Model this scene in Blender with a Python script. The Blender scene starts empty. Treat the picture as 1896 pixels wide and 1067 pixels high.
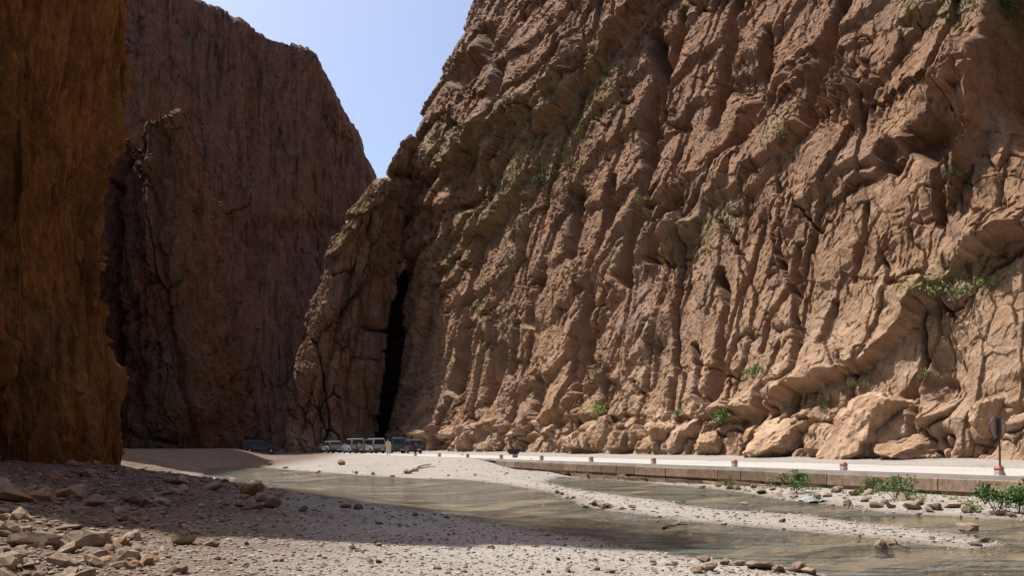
import bpy, bmesh, math, random
import numpy as np
from mathutils import Vector, Matrix

# ------------------------------------------------------------------ camera, sky, sun, exposure
SC = bpy.context.scene
COL = SC.collection
F, CU, HV, CAMZ = 1476.0, 948.0, 826.0, 2.0       # focal length, centre column and horizon row of the photograph
cam_d = bpy.data.cameras.new('camera'); cam = bpy.data.objects.new('camera', cam_d); COL.objects.link(cam)
cam.location = (0, 0, CAMZ); cam.rotation_euler = (math.radians(90), 0, 0)
cam_d.sensor_width = 36; cam_d.lens = 36 * F / 1896; cam_d.shift_y = (HV - 533.5) / 1896
cam_d.clip_start = 0.1; cam_d.clip_end = 3000
SC.camera = cam
SUN_EL = math.radians(60); SUN_H = np.array([-0.84, 0.543]); SUN_H /= np.linalg.norm(SUN_H)
w = bpy.data.worlds.new('World'); SC.world = w; w.use_nodes = True
nt = w.node_tree; bg = nt.nodes['Background']
sky = nt.nodes.new('ShaderNodeTexSky'); sky.sky_type = 'NISHITA'; sky.sun_disc = False
sky.sun_elevation = SUN_EL; sky.sun_rotation = math.atan2(SUN_H[0], SUN_H[1])
sky.air_density = 0.85; sky.dust_density = 7.0; sky.ozone_density = 1.0; sky.altitude = 1400
nt.links.new(sky.outputs[0], bg.inputs[0]); bg.inputs[1].default_value = 0.15
sun_d = bpy.data.lights.new('sun', 'SUN'); sun = bpy.data.objects.new('sun', sun_d); COL.objects.link(sun)
sun_d.energy = 5.0; sun_d.angle = math.radians(0.53); sun_d.color = (1.0, 0.955, 0.89)
sv = Vector((SUN_H[0] * math.cos(SUN_EL), SUN_H[1] * math.cos(SUN_EL), math.sin(SUN_EL)))
sun.rotation_euler = sv.to_track_quat('Z', 'Y').to_euler()
SC.view_settings.view_transform = 'Standard'; SC.view_settings.look = 'None'
SC.view_settings.exposure = 0.5; SC.view_settings.gamma = 1.0; SC.view_settings.use_curve_mapping = False
SC.cycles.max_bounces = 6; SC.cycles.diffuse_bounces = 1; SC.cycles.transparent_max_bounces = 12
SC.cycles.caustics_reflective = False; SC.cycles.caustics_refractive = False
try:
    SC.cycles.use_denoising = True; SC.cycles.denoiser = 'OPENIMAGEDENOISE'
except Exception:
    pass
rng = np.random.default_rng(7); random.seed(7)

# ------------------------------------------------------------------ noise in numpy
def _h(ix, iy, iz, s):
    h = (ix.astype(np.uint32) * np.uint32(374761393) + iy.astype(np.uint32) * np.uint32(668265263)
         + iz.astype(np.uint32) * np.uint32(2147483647 - 58) + np.uint32((s * 974634721) & 0xffffffff))
    h = (h ^ (h >> np.uint32(13))) * np.uint32(1274126177)
    h = (h ^ (h >> np.uint32(15))) * np.uint32(2246822519)
    return h ^ (h >> np.uint32(16))
def _r(h): return h.astype(np.float32) * np.float32(1 / 4294967296.0)
def perlin(x, y, z, seed=0):
    x = np.asarray(x, np.float32); y = np.asarray(y, np.float32) + 0 * x; z = np.asarray(z, np.float32) + 0 * x
    xi = np.floor(x); yi = np.floor(y); zi = np.floor(z)
    fx, fy, fz = x - xi, y - yi, z - zi
    xi, yi, zi = xi.astype(np.int64), yi.astype(np.int64), zi.astype(np.int64)
    u, v, ww = [f * f * f * (f * (f * 6 - 15) + 10) for f in (fx, fy, fz)]
    out = 0
    for dx in (0, 1):
        wx = u if dx else 1 - u
        for dy in (0, 1):
            wy = v if dy else 1 - v
            for dz in (0, 1):
                wz = ww if dz else 1 - ww
                hh = _h(xi + dx, yi + dy, zi + dz, seed)
                gx = (hh & np.uint32(1023)).astype(np.float32) / 511.5 - 1
                gy = ((hh >> np.uint32(10)) & np.uint32(1023)).astype(np.float32) / 511.5 - 1
                gz = ((hh >> np.uint32(20)) & np.uint32(1023)).astype(np.float32) / 511.5 - 1
                out = out + wx * wy * wz * (gx * (fx - dx) + gy * (fy - dy) + gz * (fz - dz))
    return out * 1.3
def fbm(x, y, z, octv=4, seed=0, gain=0.5, lac=2.03):
    s, a, f = 0, 1.0, 1.0
    for i in range(octv):
        s = s + a * perlin(x * f, y * f, z * f, seed + i * 17); a *= gain; f *= lac
    return s
def ridged(x, y, z, octv=3, seed=0, gain=0.5):
    s, a, f = 0, 1.0, 1.0
    for i in range(octv):
        s = s + a * (1 - 2.2 * np.abs(perlin(x * f, y * f, z * f, seed + i * 31))); a *= gain; f *= 2.1
    return s
def blocks(a, b, seed=0, tilt=0.5, bias=False):
    """2-D jittered cells: (offset -1..1, tilted facet, distance to the joint)."""
    ai = np.floor(a).astype(np.int64); bi = np.floor(b).astype(np.int64)
    f1 = np.full(a.shape, 9.0, np.float32); f2 = f1.copy()
    off = np.zeros(a.shape, np.float32); fac = off.copy()
    for i in (-1, 0, 1):
        for j in (-1, 0, 1):
            ca, cb = ai + i, bi + j
            h1 = _h(ca, cb, ca * 0, seed); h2 = _h(ca, cb, ca * 0 + 5, seed); h3 = _h(ca, cb, ca * 0 + 9, seed)
            px = ca + 0.1 + 0.8 * _r(h1); py = cb + 0.1 + 0.8 * _r(h2)
            da = (a - px).astype(np.float32); db = (b - py).astype(np.float32)
            d = np.sqrt(da * da + db * db)
            r3 = _r(h3) * 2 - 1
            ga = (_r(h1 * np.uint32(2654435761)) * 2 - 1); gb = (_r(h2 * np.uint32(2246822519)) * 2 - 1)
            if bias: ga = -0.15 - 0.55 * (ga + 1) * 0.5; gb = -0.10 - 0.6 * (gb + 1) * 0.5
            new = d < f1
            f2 = np.where(new, f1, np.minimum(f2, d)); f1 = np.where(new, d, f1)
            off = np.where(new, r3, off); fac = np.where(new, tilt * (da * ga + db * gb), fac)
    return off, fac, f2 - f1
def sstep(a, b, x):
    t = np.clip((x - a) / (b - a), 0, 1); return t * t * (3 - 2 * t)
def smooth(P, *ks): return P

# ------------------------------------------------------------------ object helpers
def tag(o, label=None, cat=None, group=None, kind=None):
    if label: o['label'] = label
    if cat: o['category'] = cat
    if group: o['group'] = group
    if kind: o['kind'] = kind
    return o
def link(name, me, mat=None, parent=None):
    o = bpy.data.objects.new(name, me); COL.objects.link(o)
    if mat is not None and me is not None and not me.materials: me.materials.append(mat)
    if parent is not None: o.parent = parent
    return o
def empty(name, loc=(0, 0, 0), rz=0.0):
    o = bpy.data.objects.new(name, None); COL.objects.link(o); o.location = loc; o.rotation_euler = (0, 0, rz)
    o.empty_display_size = 0.2
    return o
def fast_mesh(name, V, faces, attrs=None, smooth_shade=False):
    """V (n,3), faces (m,k) with one k."""
    V = np.ascontiguousarray(V, np.float32); faces = np.ascontiguousarray(faces, np.int32)
    me = bpy.data.meshes.new(name); m, k = faces.shape
    me.vertices.add(len(V)); me.vertices.foreach_set('co', V.ravel())
    me.loops.add(m * k); me.loops.foreach_set('vertex_index', faces.ravel())
    me.polygons.add(m); me.polygons.foreach_set('loop_start', np.arange(0, m * k, k, dtype=np.int32))
    me.update(calc_edges=True)
    me.polygons.foreach_set('use_smooth', np.full(m, bool(smooth_shade)))
    for an, av in (attrs or {}).items():
        at = me.attributes.new(an, 'FLOAT', 'POINT'); at.data.foreach_set('value', np.ascontiguousarray(av, np.float32).ravel())
    me.validate()
    return me
def grid_faces(nr, nc, flip=False):
    i = np.arange(nr * nc).reshape(nr, nc)
    f = np.stack([i[:-1, :-1], i[:-1, 1:], i[1:, 1:], i[1:, :-1]], -1).reshape(-1, 4)
    return f[:, ::-1] if flip else f
def grid_normals(P):
    du = np.gradient(P, axis=1); dv = np.gradient(P, axis=0)
    n = np.cross(du, dv); n /= np.linalg.norm(n, axis=2, keepdims=True) + 1e-9
    return n
def proj(P):
    y = np.maximum(P[..., 1], 0.5)
    return CU + F * P[..., 0] / y, HV - F * (P[..., 2] - CAMZ) / y
def ground_pt(u, v, z=0.0):
    y = F * (CAMZ - z) / (v - HV); return ((u - CU) / F * y, y)

# ------------------------------------------------------------------ materials
def nodes_of(name):
    m = bpy.data.materials.new(name); m.use_nodes = True; t = m.node_tree
    b = t.nodes['Principled BSDF']; b.inputs['Specular IOR Level'].default_value = 0.25
    return m, t, b
def N(t, kind, **kw):
    n = t.nodes.new(kind)
    for k, v in kw.items():
        if k in n.inputs: n.inputs[k].default_value = v
        else: setattr(n, k, v)
    return n
def ramp(t, fac, stops):
    r = t.nodes.new('ShaderNodeValToRGB'); e = r.color_ramp.elements
    while len(e) < len(stops): e.new(0.5)
    for i, (p, c) in enumerate(stops): e[i].position = p; e[i].color = (*c, 1)
    t.links.new(fac, r.inputs[0]); return r.outputs[0]
def mixc(t, fac, a, b, mode='MIX'):
    m = t.nodes.new('ShaderNodeMix'); m.data_type = 'RGBA'; m.blend_type = mode
    for sock, val in ((m.inputs[0], fac), (m.inputs[6], a), (m.inputs[7], b)):
        if hasattr(val, 'links'): t.links.new(val, sock)
        elif isinstance(val, (int, float)): sock.default_value = val
        else: sock.default_value = (*val, 1)
    return m.outputs[2]
def mathn(t, op, a, b=None, clamp=False):
    m = t.nodes.new('ShaderNodeMath'); m.operation = op; m.use_clamp = clamp
    for i, val in enumerate((a, b)):
        if val is None: continue
        if hasattr(val, 'links'): t.links.new(val, m.inputs[i])
        else: m.inputs[i].default_value = val
    return m.outputs[0]
def coords(t, scale=(1, 1, 1), rot=(0, 0, 0)):
    tc = t.nodes.new('ShaderNodeTexCoord'); mp = t.nodes.new('ShaderNodeMapping')
    mp.inputs['Scale'].default_value = scale; mp.inputs['Rotation'].default_value = rot
    t.links.new(tc.outputs['Object'], mp.inputs['Vector']); return mp.outputs[0]
def noise(t, vec, scale, detail=5, rough=0.55, dist=0.0):
    n = N(t, 'ShaderNodeTexNoise', Scale=scale, Detail=detail, Roughness=rough, Distortion=dist)
    t.links.new(vec, n.inputs['Vector']); return n.outputs['Fac']
def attr(t, name):
    a = t.nodes.new('ShaderNodeAttribute'); a.attribute_name = name; return a.outputs['Fac']
def bump(t, b, h, strength, dist, prev=None):
    n = N(t, 'ShaderNodeBump', Strength=strength, Distance=dist); t.links.new(h, n.inputs['Height'])
    if prev is not None: t.links.new(prev, n.inputs['Normal'])
    if b is not None: t.links.new(n.outputs[0], b.inputs['Normal'])
    return n.outputs[0]

def cz2(t): return coords(t, (1, 1, 0.5), (0.1, -0.2, 0))
def rock_material(name, dark, mid, light, stain, s=1.0, pale=None, veg=False, streak=0.35, bump_d=0.12, drip=0.5, skin=0.5):
    m, t, b = nodes_of(name)
    c = coords(t); cz = coords(t, (1, 1, 0.16), (0.12, -0.25, 0))
    big = noise(t, c, 0.055 * s, 4, 0.6, 0.6); med = noise(t, c, 0.42 * s, 8, 0.68, 0.3); fine = noise(t, c, 3.2 * s, 6, 0.7)
    stk = noise(t, cz, 0.5 * s, 6, 0.65, 0.5)
    f = mathn(t, 'ADD', mathn(t, 'MULTIPLY', med, 0.6), mathn(t, 'MULTIPLY', fine, 0.4))
    col = ramp(t, f, [(0.38, dark), (0.5, mid), (0.62, light)])
    col = mixc(t, mathn(t, 'MULTIPLY', ramp(t, stk, [(0.45, (0, 0, 0)), (0.66, (1, 1, 1))]), streak), col, stain)
    col = mixc(t, ramp(t, big, [(0.38, (0, 0, 0)), (0.66, (0.55, 0.55, 0.55))]), col, mixc(t, 0.5, light, stain))
    spk = noise(t, c, 6.5 * s, 4, 0.8); pat = noise(t, c, 0.9 * s, 7, 0.75, 1.0)
    col = mixc(t, ramp(t, spk, [(0.34, (0.65, 0.65, 0.65)), (0.44, (0, 0, 0))]), col, tuple(x * 0.45 for x in dark))
    col = mixc(t, ramp(t, pat, [(0.57, (0, 0, 0)), (0.66, (0.55, 0.55, 0.55))]), col, tuple(min(1, x * 1.18) for x in light))
    g_ = sum(mid) / 3
    col = mixc(t, mathn(t, 'MULTIPLY', ramp(t, noise(t, coords(t, (1, 1, 0.6)), 0.11 * s, 6, 0.65, 0.8), [(0.50, (0, 0, 0)), (0.62, (1, 1, 1))]), skin), col,
               mixc(t, 0.6, col, (g_ * 1.12, g_ * 1.0, g_ * 0.86)))
    drp = mathn(t, 'MULTIPLY', ramp(t, noise(t, coords(t, (1, 1, 0.07), (0.05, -0.12, 0)), 0.75 * s, 6, 0.7, 0.3), [(0.53, (0, 0, 0)), (0.63, (1, 1, 1))]), drip)
    col = mixc(t, drp, col, tuple(x * 0.8 for x in dark))
    if pale is not None:                          # the higher rock carries a redder weathered skin
        col = mixc(t, mathn(t, 'SUBTRACT', 1.0, mathn(t, 'MULTIPLY', attr(t, 'pale'), 2.2), True), col, mixc(t, 1.0, col, (0.84, 0.755, 0.74), 'MULTIPLY'))
        col = mixc(t, mathn(t, 'MULTIPLY', attr(t, 'pale'), mathn(t, 'ADD', mathn(t, 'MULTIPLY', med, 1.2), -0.05, True), True), col,
                   ramp(t, noise(t, c, 0.7 * s, 6, 0.6, 0.4), [(0.36, pale[0]), (0.5, pale[1]), (0.66, pale[2])]))
    if veg:
        vg = mathn(t, 'MULTIPLY', attr(t, 'veg'), ramp(t, noise(t, c, 1.1, 6, 0.7), [(0.40, (0, 0, 0)), (0.58, (1, 1, 1))]), True)
        col = mixc(t, mathn(t, 'MULTIPLY', vg, 0.8), col, ramp(t, fine, [(0.3, (0.13, 0.105, 0.047)), (0.7, (0.28, 0.235, 0.105))]))
    t.links.new(col, b.inputs['Base Color']); b.inputs['Roughness'].default_value = 0.92
    b.inputs['Specular IOR Level'].default_value = 0.15
    vo = N(t, 'ShaderNodeTexVoronoi', Scale=1.6 * s, feature='F1'); wv = t.nodes.new('ShaderNodeMixRGB'); wv.inputs[0].default_value = 0.25
    nz = N(t, 'ShaderNodeTexNoise', Scale=1.5 * s, Detail=4); t.links.new(c, nz.inputs['Vector']); t.links.new(cz2(t), wv.inputs[1]); t.links.new(nz.outputs['Color'], wv.inputs[2]); t.links.new(wv.outputs[0], vo.inputs['Vector'])
    p = bump(t, None, noise(t, c, 2.8 * s, 8, 0.82, 0.0), 0.35, bump_d * 1.0)
    p = bump(t, None, vo.outputs['Distance'], 0.25, bump_d * 0.9, p)
    bump(t, b, noise(t, c, 7 * s, 6, 0.85), 0.9, bump_d * 0.6, p)
    return m
M = {}
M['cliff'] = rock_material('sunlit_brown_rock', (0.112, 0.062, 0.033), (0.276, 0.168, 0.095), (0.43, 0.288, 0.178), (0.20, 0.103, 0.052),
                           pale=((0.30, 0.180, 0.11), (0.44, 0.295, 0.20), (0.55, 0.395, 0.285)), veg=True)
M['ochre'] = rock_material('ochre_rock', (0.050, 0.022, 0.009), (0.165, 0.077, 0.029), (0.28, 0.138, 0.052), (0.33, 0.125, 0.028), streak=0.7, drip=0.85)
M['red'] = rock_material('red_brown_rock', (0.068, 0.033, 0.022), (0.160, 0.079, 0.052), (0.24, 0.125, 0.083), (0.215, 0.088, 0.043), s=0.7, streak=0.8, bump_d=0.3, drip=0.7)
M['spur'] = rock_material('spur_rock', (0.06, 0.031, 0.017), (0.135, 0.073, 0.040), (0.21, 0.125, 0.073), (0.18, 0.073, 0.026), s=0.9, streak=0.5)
M['boulder'] = rock_material('pink_boulder_rock', (0.24, 0.15, 0.093), (0.42, 0.29, 0.196), (0.54, 0.40, 0.29), (0.32, 0.18, 0.095), s=1.6, streak=0.45, bump_d=0.06)
M['rubble'] = rock_material('limestone_rubble', (0.15, 0.108, 0.076), (0.31, 0.235, 0.17), (0.46, 0.375, 0.29), (0.23, 0.145, 0.09), s=3.5, bump_d=0.02)
M['stone_dark'] = rock_material('dark_wet_stone', (0.06, 0.05, 0.04), (0.13, 0.11, 0.09), (0.24, 0.20, 0.16), (0.12, 0.08, 0.05), s=4, bump_d=0.015)
M['stone_brown'] = rock_material('brown_stone', (0.18, 0.11, 0.06), (0.30, 0.19, 0.11), (0.40, 0.28, 0.18), (0.30, 0.15, 0.07), s=4, bump_d=0.02)
M['wall'] = rock_material('wall_masonry', (0.17, 0.12, 0.088), (0.285, 0.212, 0.16), (0.37, 0.285, 0.22), (0.20, 0.125, 0.09), s=1.6, streak=0.5, bump_d=0.03)

def vary(mat, lo, hi):
    t = mat.node_tree; b = t.nodes['Principled BSDF']; src = b.inputs['Base Color'].links[0].from_socket
    oi = t.nodes.new('ShaderNodeObjectInfo')
    t.links.new(mixc(t, 1.0, src, ramp(t, oi.outputs['Random'], [(0.0, lo), (1.0, hi)]), 'MULTIPLY'), b.inputs['Base Color'])
vary(M['wall'], (0.72, 0.66, 0.62), (1.3, 1.25, 1.2)); vary(M['rubble'], (0.68, 0.62, 0.56), (1.2, 1.2, 1.2)); vary(M['boulder'], (0.85, 0.80, 0.75), (1.08, 1.06, 1.05))
def ground_material():
    m, t, b = nodes_of('gravel'); c = coords(t)
    v = N(t, 'ShaderNodeTexVoronoi', Scale=17.0); t.links.new(c, v.inputs['Vector'])
    v2 = N(t, 'ShaderNodeTexVoronoi', Scale=6.0); t.links.new(c, v2.inputs['Vector'])
    sep = t.nodes.new('ShaderNodeSeparateColor'); t.links.new(v.outputs['Color'], sep.inputs[0])
    big = noise(t, c, 0.22, 6, 0.6, 0.5); fine = noise(t, c, 9, 5, 0.7)
    col = ramp(t, sep.outputs[0], [(0.0, (0.15, 0.125, 0.105)), (0.25, (0.26, 0.23, 0.20)), (0.75, (0.32, 0.29, 0.262)), (1.0, (0.42, 0.39, 0.355))])
    col = mixc(t, 0.45, col, ramp(t, fine, [(0.3, (0.20, 0.172, 0.146)), (0.7, (0.40, 0.365, 0.33))]))
    col = mixc(t, ramp(t, big, [(0.40, (0, 0, 0)), (0.70, (0.55, 0.55, 0.55))]), col, (0.31, 0.265, 0.222))
    earth = ramp(t, mathn(t, 'ADD', mathn(t, 'MULTIPLY', fine, 0.5), mathn(t, 'MULTIPLY', noise(t, c, 1.3, 6, 0.7), 0.5)),
                 [(0.35, (0.075, 0.046, 0.029)), (0.55, (0.15, 0.10, 0.067)), (0.7, (0.26, 0.195, 0.14))])
    col = mixc(t, attr(t, 'earth'), col, earth)
    bed = ramp(t, noise(t, c, 0.9, 6, 0.65, 0.5), [(0.35, (0.12, 0.090, 0.052)), (0.5, (0.235, 0.170, 0.098)), (0.66, (0.35, 0.27, 0.18))])
    col = mixc(t, attr(t, 'bed'), col, bed)
    band = noise(t, coords(t, (0.35, 1.3, 1), (0, 0, math.radians(34))), 0.5, 6, 0.65, 0.6)
    col = mixc(t, ramp(t, band, [(0.44, (0, 0, 0)), (0.62, (0.5, 0.5, 0.5))]), col, mixc(t, 0.75, col, (0.20, 0.175, 0.155)))
    col = mixc(t, mathn(t, 'MULTIPLY', attr(t, 'wet'), 0.55), col, mixc(t, 1.0, col, (0.50, 0.45, 0.39), 'MULTIPLY'))
    t.links.new(col, b.inputs['Base Color']); b.inputs['Roughness'].default_value = 0.95
    b.inputs['Specular IOR Level'].default_value = 0.12
    p = bump(t, None, v2.outputs['Distance'], 0.5, 0.05); p = bump(t, None, v.outputs['Distance'], 0.6, 0.03, p)
    bump(t, b, fine, 0.6, 0.02, p)
    return m
M['ground'] = ground_material()
def water_material():
    m = bpy.data.materials.new('river_water'); m.use_nodes = True; t = m.node_tree; t.nodes.clear()
    out = t.nodes.new('ShaderNodeOutputMaterial'); mx = t.nodes.new('ShaderNodeMixShader')
    tr = t.nodes.new('ShaderNodeBsdfTransparent'); tr.inputs[0].default_value = (0.90, 0.88, 0.78, 1)
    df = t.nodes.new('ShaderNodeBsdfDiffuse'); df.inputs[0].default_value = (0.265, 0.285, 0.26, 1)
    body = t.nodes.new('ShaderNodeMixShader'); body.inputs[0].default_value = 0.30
    BODY = body
    gl = t.nodes.new('ShaderNodeBsdfGlossy'); gl.inputs['Roughness'].default_value = 0.05; gl.inputs[0].default_value = (0.92, 0.97, 1.0, 1)
    fr = t.nodes.new('ShaderNodeFresnel'); fr.inputs[0].default_value = 1.33
    ang = math.radians(34)
    c = coords(t, (1.0, 3.2, 1), (0, 0, ang)); c2 = coords(t, (1.0, 2.0, 1), (0, 0, ang + 0.5))
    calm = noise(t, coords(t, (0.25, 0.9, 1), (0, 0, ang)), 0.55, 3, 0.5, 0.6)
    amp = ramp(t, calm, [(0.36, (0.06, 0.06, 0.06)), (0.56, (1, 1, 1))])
    h = mathn(t, 'ADD', mathn(t, 'MULTIPLY', noise(t, c, 1.6, 3, 0.55, 0.8), 1.0), mathn(t, 'MULTIPLY', noise(t, c2, 5.0, 3, 0.6, 0.4), 0.4))
    h = mathn(t, 'MULTIPLY', h, amp)
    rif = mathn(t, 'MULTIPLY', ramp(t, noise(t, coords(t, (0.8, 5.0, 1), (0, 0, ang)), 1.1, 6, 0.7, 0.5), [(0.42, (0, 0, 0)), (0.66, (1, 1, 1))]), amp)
    t.links.new(mathn(t, 'ADD', mathn(t, 'MULTIPLY', rif, 0.42), 0.04, True), BODY.inputs[0])  # riffle streaks and sky reflection painted as pale diffuse colour
    bn = bump(t, None, h, 1.0, 0.5)
    for n_ in (gl, fr): t.links.new(bn, n_.inputs['Normal'])
    t.links.new(tr.outputs[0], body.inputs[1]); t.links.new(df.outputs[0], body.inputs[2])
    t.links.new(fr.outputs[0], mx.inputs[0]); t.links.new(body.outputs[0], mx.inputs[1]); t.links.new(gl.outputs[0], mx.inputs[2])
    t.links.new(mx.outputs[0], out.inputs[0]); return m
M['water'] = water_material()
def plain(name, col, rough=0.6, metal=0.0, var=0.25, scale=8.0, spec=0.4, coat=0.0):
    m, t, b = nodes_of(name); c = coords(t); n = noise(t, c, scale, 6, 0.65)
    t.links.new(ramp(t, n, [(0.3, tuple(x * (1 - var) for x in col)), (0.7, tuple(min(1, x * (1 + var)) for x in col))]), b.inputs['Base Color'])
    b.inputs['Roughness'].default_value = rough; b.inputs['Metallic'].default_value = metal
    b.inputs['Specular IOR Level'].default_value = spec; b.inputs['Coat Weight'].default_value = coat
    return m
M['road'] = plain('pale_dusty_concrete', (0.39, 0.365, 0.335), 0.9, var=0.22, scale=0.9, spec=0.15)
mp_ = [n for n in M['road'].node_tree.nodes if n.type == 'MAPPING'][0]; mp_.inputs['Scale'].default_value = (0.12, 1.4, 1); mp_.inputs['Rotation'].default_value = (0, 0, -math.radians(116.9))
M['bollard'] = plain('weathered_whitewash', (0.48, 0.42, 0.38), 0.85, var=0.2, scale=9)
M['bollard_red'] = plain('faded_red_paint', (0.40, 0.10, 0.075), 0.7, var=0.3, scale=12)
M['sign_back'] = plain('dull_sign_metal', (0.30, 0.25, 0.25), 0.6, 0.3, 0.15, 9)
M['sign_dark'] = plain('dark_sign_bracket', (0.055, 0.03, 0.03), 0.6, 0.2, 0.2, 9)
M['rust'] = plain('rusty_post', (0.11, 0.06, 0.04), 0.75, 0.2, 0.35, 20)
M['concrete'] = plain('grey_concrete', (0.42, 0.39, 0.36), 0.9, var=0.2, scale=12)
M['black'] = plain('black_metal', (0.025, 0.022, 0.022), 0.6, 0.2, 0.3, 10)
M['glass'] = plain('tinted_glass', (0.012, 0.014, 0.016), 0.06, 0, 0.1, 3, 0.5)
M['tyre'] = plain('tyre_rubber', (0.025, 0.024, 0.023), 0.85, 0, 0.3, 15)
M['rim'] = plain('wheel_metal', (0.42, 0.42, 0.42), 0.35, 0.8, 0.1, 15)
M['trim'] = plain('car_plastic', (0.05, 0.05, 0.05), 0.7, 0, 0.2, 10)
M['lamp_red'] = plain('tail_lamp_red', (0.35, 0.02, 0.015), 0.25, 0, 0.1, 10)
M['lamp_clear'] = plain('head_lamp_clear', (0.75, 0.77, 0.78), 0.15, 0, 0.05, 10)
M['plate'] = plain('plate_white', (0.7, 0.7, 0.66), 0.5, 0, 0.05, 10)
M['dirt_paint'] = {}
for k_, c_ in dict(silver=(0.20, 0.21, 0.22), pale=(0.27, 0.30, 0.30), ice=(0.22, 0.25, 0.27), green=(0.035, 0.085, 0.075), navy=(0.035, 0.04, 0.055), grey=(0.06, 0.062, 0.068), blue=(0.07, 0.09, 0.14)).items():
    M['paint_' + k_] = plain('dusty_paint_' + k_, c_, 0.38, 0.25 if k_ in ('silver', 'grey') else 0.0, 0.10, 2.5, 0.5, 0.3)
M['robe'] = plain('cream_cloth', (0.62, 0.52, 0.36), 0.95, 0, 0.12, 6, 0.1)
M['skin'] = plain('skin', (0.28, 0.15, 0.095), 0.6, 0, 0.08, 10, 0.3)
M['hair'] = plain('dark_hair', (0.02, 0.015, 0.012), 0.7, 0, 0.2, 20, 0.2)
M['leather'] = plain('brown_leather', (0.10, 0.055, 0.03), 0.7, 0, 0.2, 20, 0.2)
M['wood'] = plain('driftwood', (0.22, 0.14, 0.08), 0.9, 0, 0.3, 14, 0.1)
M['bark'] = plain('shrub_bark', (0.14, 0.10, 0.065), 0.9, 0, 0.3, 20, 0.1)
M['plastic'] = plain('pale_green_plastic', (0.34, 0.37, 0.34), 0.4, 0, 0.12, 8)
def leaf_mat(name, a, bcol):
    m, t, b = nodes_of(name); n = noise(t, coords(t), 3.0, 4, 0.7)
    t.links.new(ramp(t, n, [(0.35, a), (0.65, bcol)]), b.inputs['Base Color']); b.inputs['Roughness'].default_value = 0.65
    b.inputs['Subsurface Weight'].default_value = 0.0
    return m
M['leaf'] = leaf_mat('fresh_leaf', (0.055, 0.13, 0.028), (0.13, 0.25, 0.06))
M['leaf_dry'] = leaf_mat('grey_green_leaf', (0.13, 0.15, 0.06), (0.27, 0.29, 0.13))
M['leaf_dark'] = leaf_mat('dark_leaf', (0.035, 0.06, 0.02), (0.07, 0.11, 0.035))
M['leaf_lime'] = leaf_mat('lime_leaf', (0.14, 0.20, 0.035), (0.27, 0.34, 0.08))

# ------------------------------------------------------------------ the lie of the land
RD = np.array([-0.452, 0.892]); RD /= np.linalg.norm(RD); RN = np.array([RD[1], -RD[0]])     # along the road, and across it to the cliff
N0 = np.array([16.2, 26.8])                                                                  # road edge above the retaining wall
def road_tp(x, y):
    dx, dy = x - N0[0], y - N0[1]
    return dx * RD[0] + dy * RD[1], dx * RN[0] + dy * RN[1]
WATER_PX = [(372, 884), (380, 874), (400, 869), (480, 866), (560, 873), (650, 880), (740, 886), (850, 889), (900, 893), (980, 905), (1040, 920), (1085, 938),
            (1130, 948), (1200, 953), (1250, 965), (1400, 978), (1500, 988), (1650, 1003), (1800, 1018), (1865, 1009), (1800, 994), (1650, 975), (1500, 956),
            (1330, 945), (1200, 925), (1060, 906), (1010, 893), (1040, 884), (1100, 887), (1200, 895), (1340, 908), (1450, 926), (1520, 934), (1650, 951),
            (1770, 958), (1896, 964), (2300, 990), (2700, 1100), (2900, 1400), (2000, 1180), (1750, 1100), (1560, 1075), (1480, 1062), (1350, 1046), (1200, 1022), (1080, 999),
            (950, 975), (850, 957), (720, 940), (640, 927), (560, 915), (480, 904), (420, 895)]
WP = np.array([ground_pt(u, v) for u, v in WATER_PX])
def water_sd(x, y):
    d2 = np.full(x.shape, 1e9); inside = np.zeros(x.shape, bool)
    for (ax, ay), (bx, by) in zip(WP, np.roll(WP, -1, 0)):
        ex, ey = bx - ax, by - ay
        t = np.clip(((x - ax) * ex + (y - ay) * ey) / (ex * ex + ey * ey), 0, 1)
        d2 = np.minimum(d2, (x - ax - t * ex) ** 2 + (y - ay - t * ey) ** 2)
        c = (ay > y) != (by > y)
        with np.errstate(divide='ignore', invalid='ignore'):
            inside ^= c & (x < (bx - ax) * (y - ay) / (by - ay + 1e-12) + ax)
    return np.where(inside, -1, 1) * np.sqrt(d2)
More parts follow.
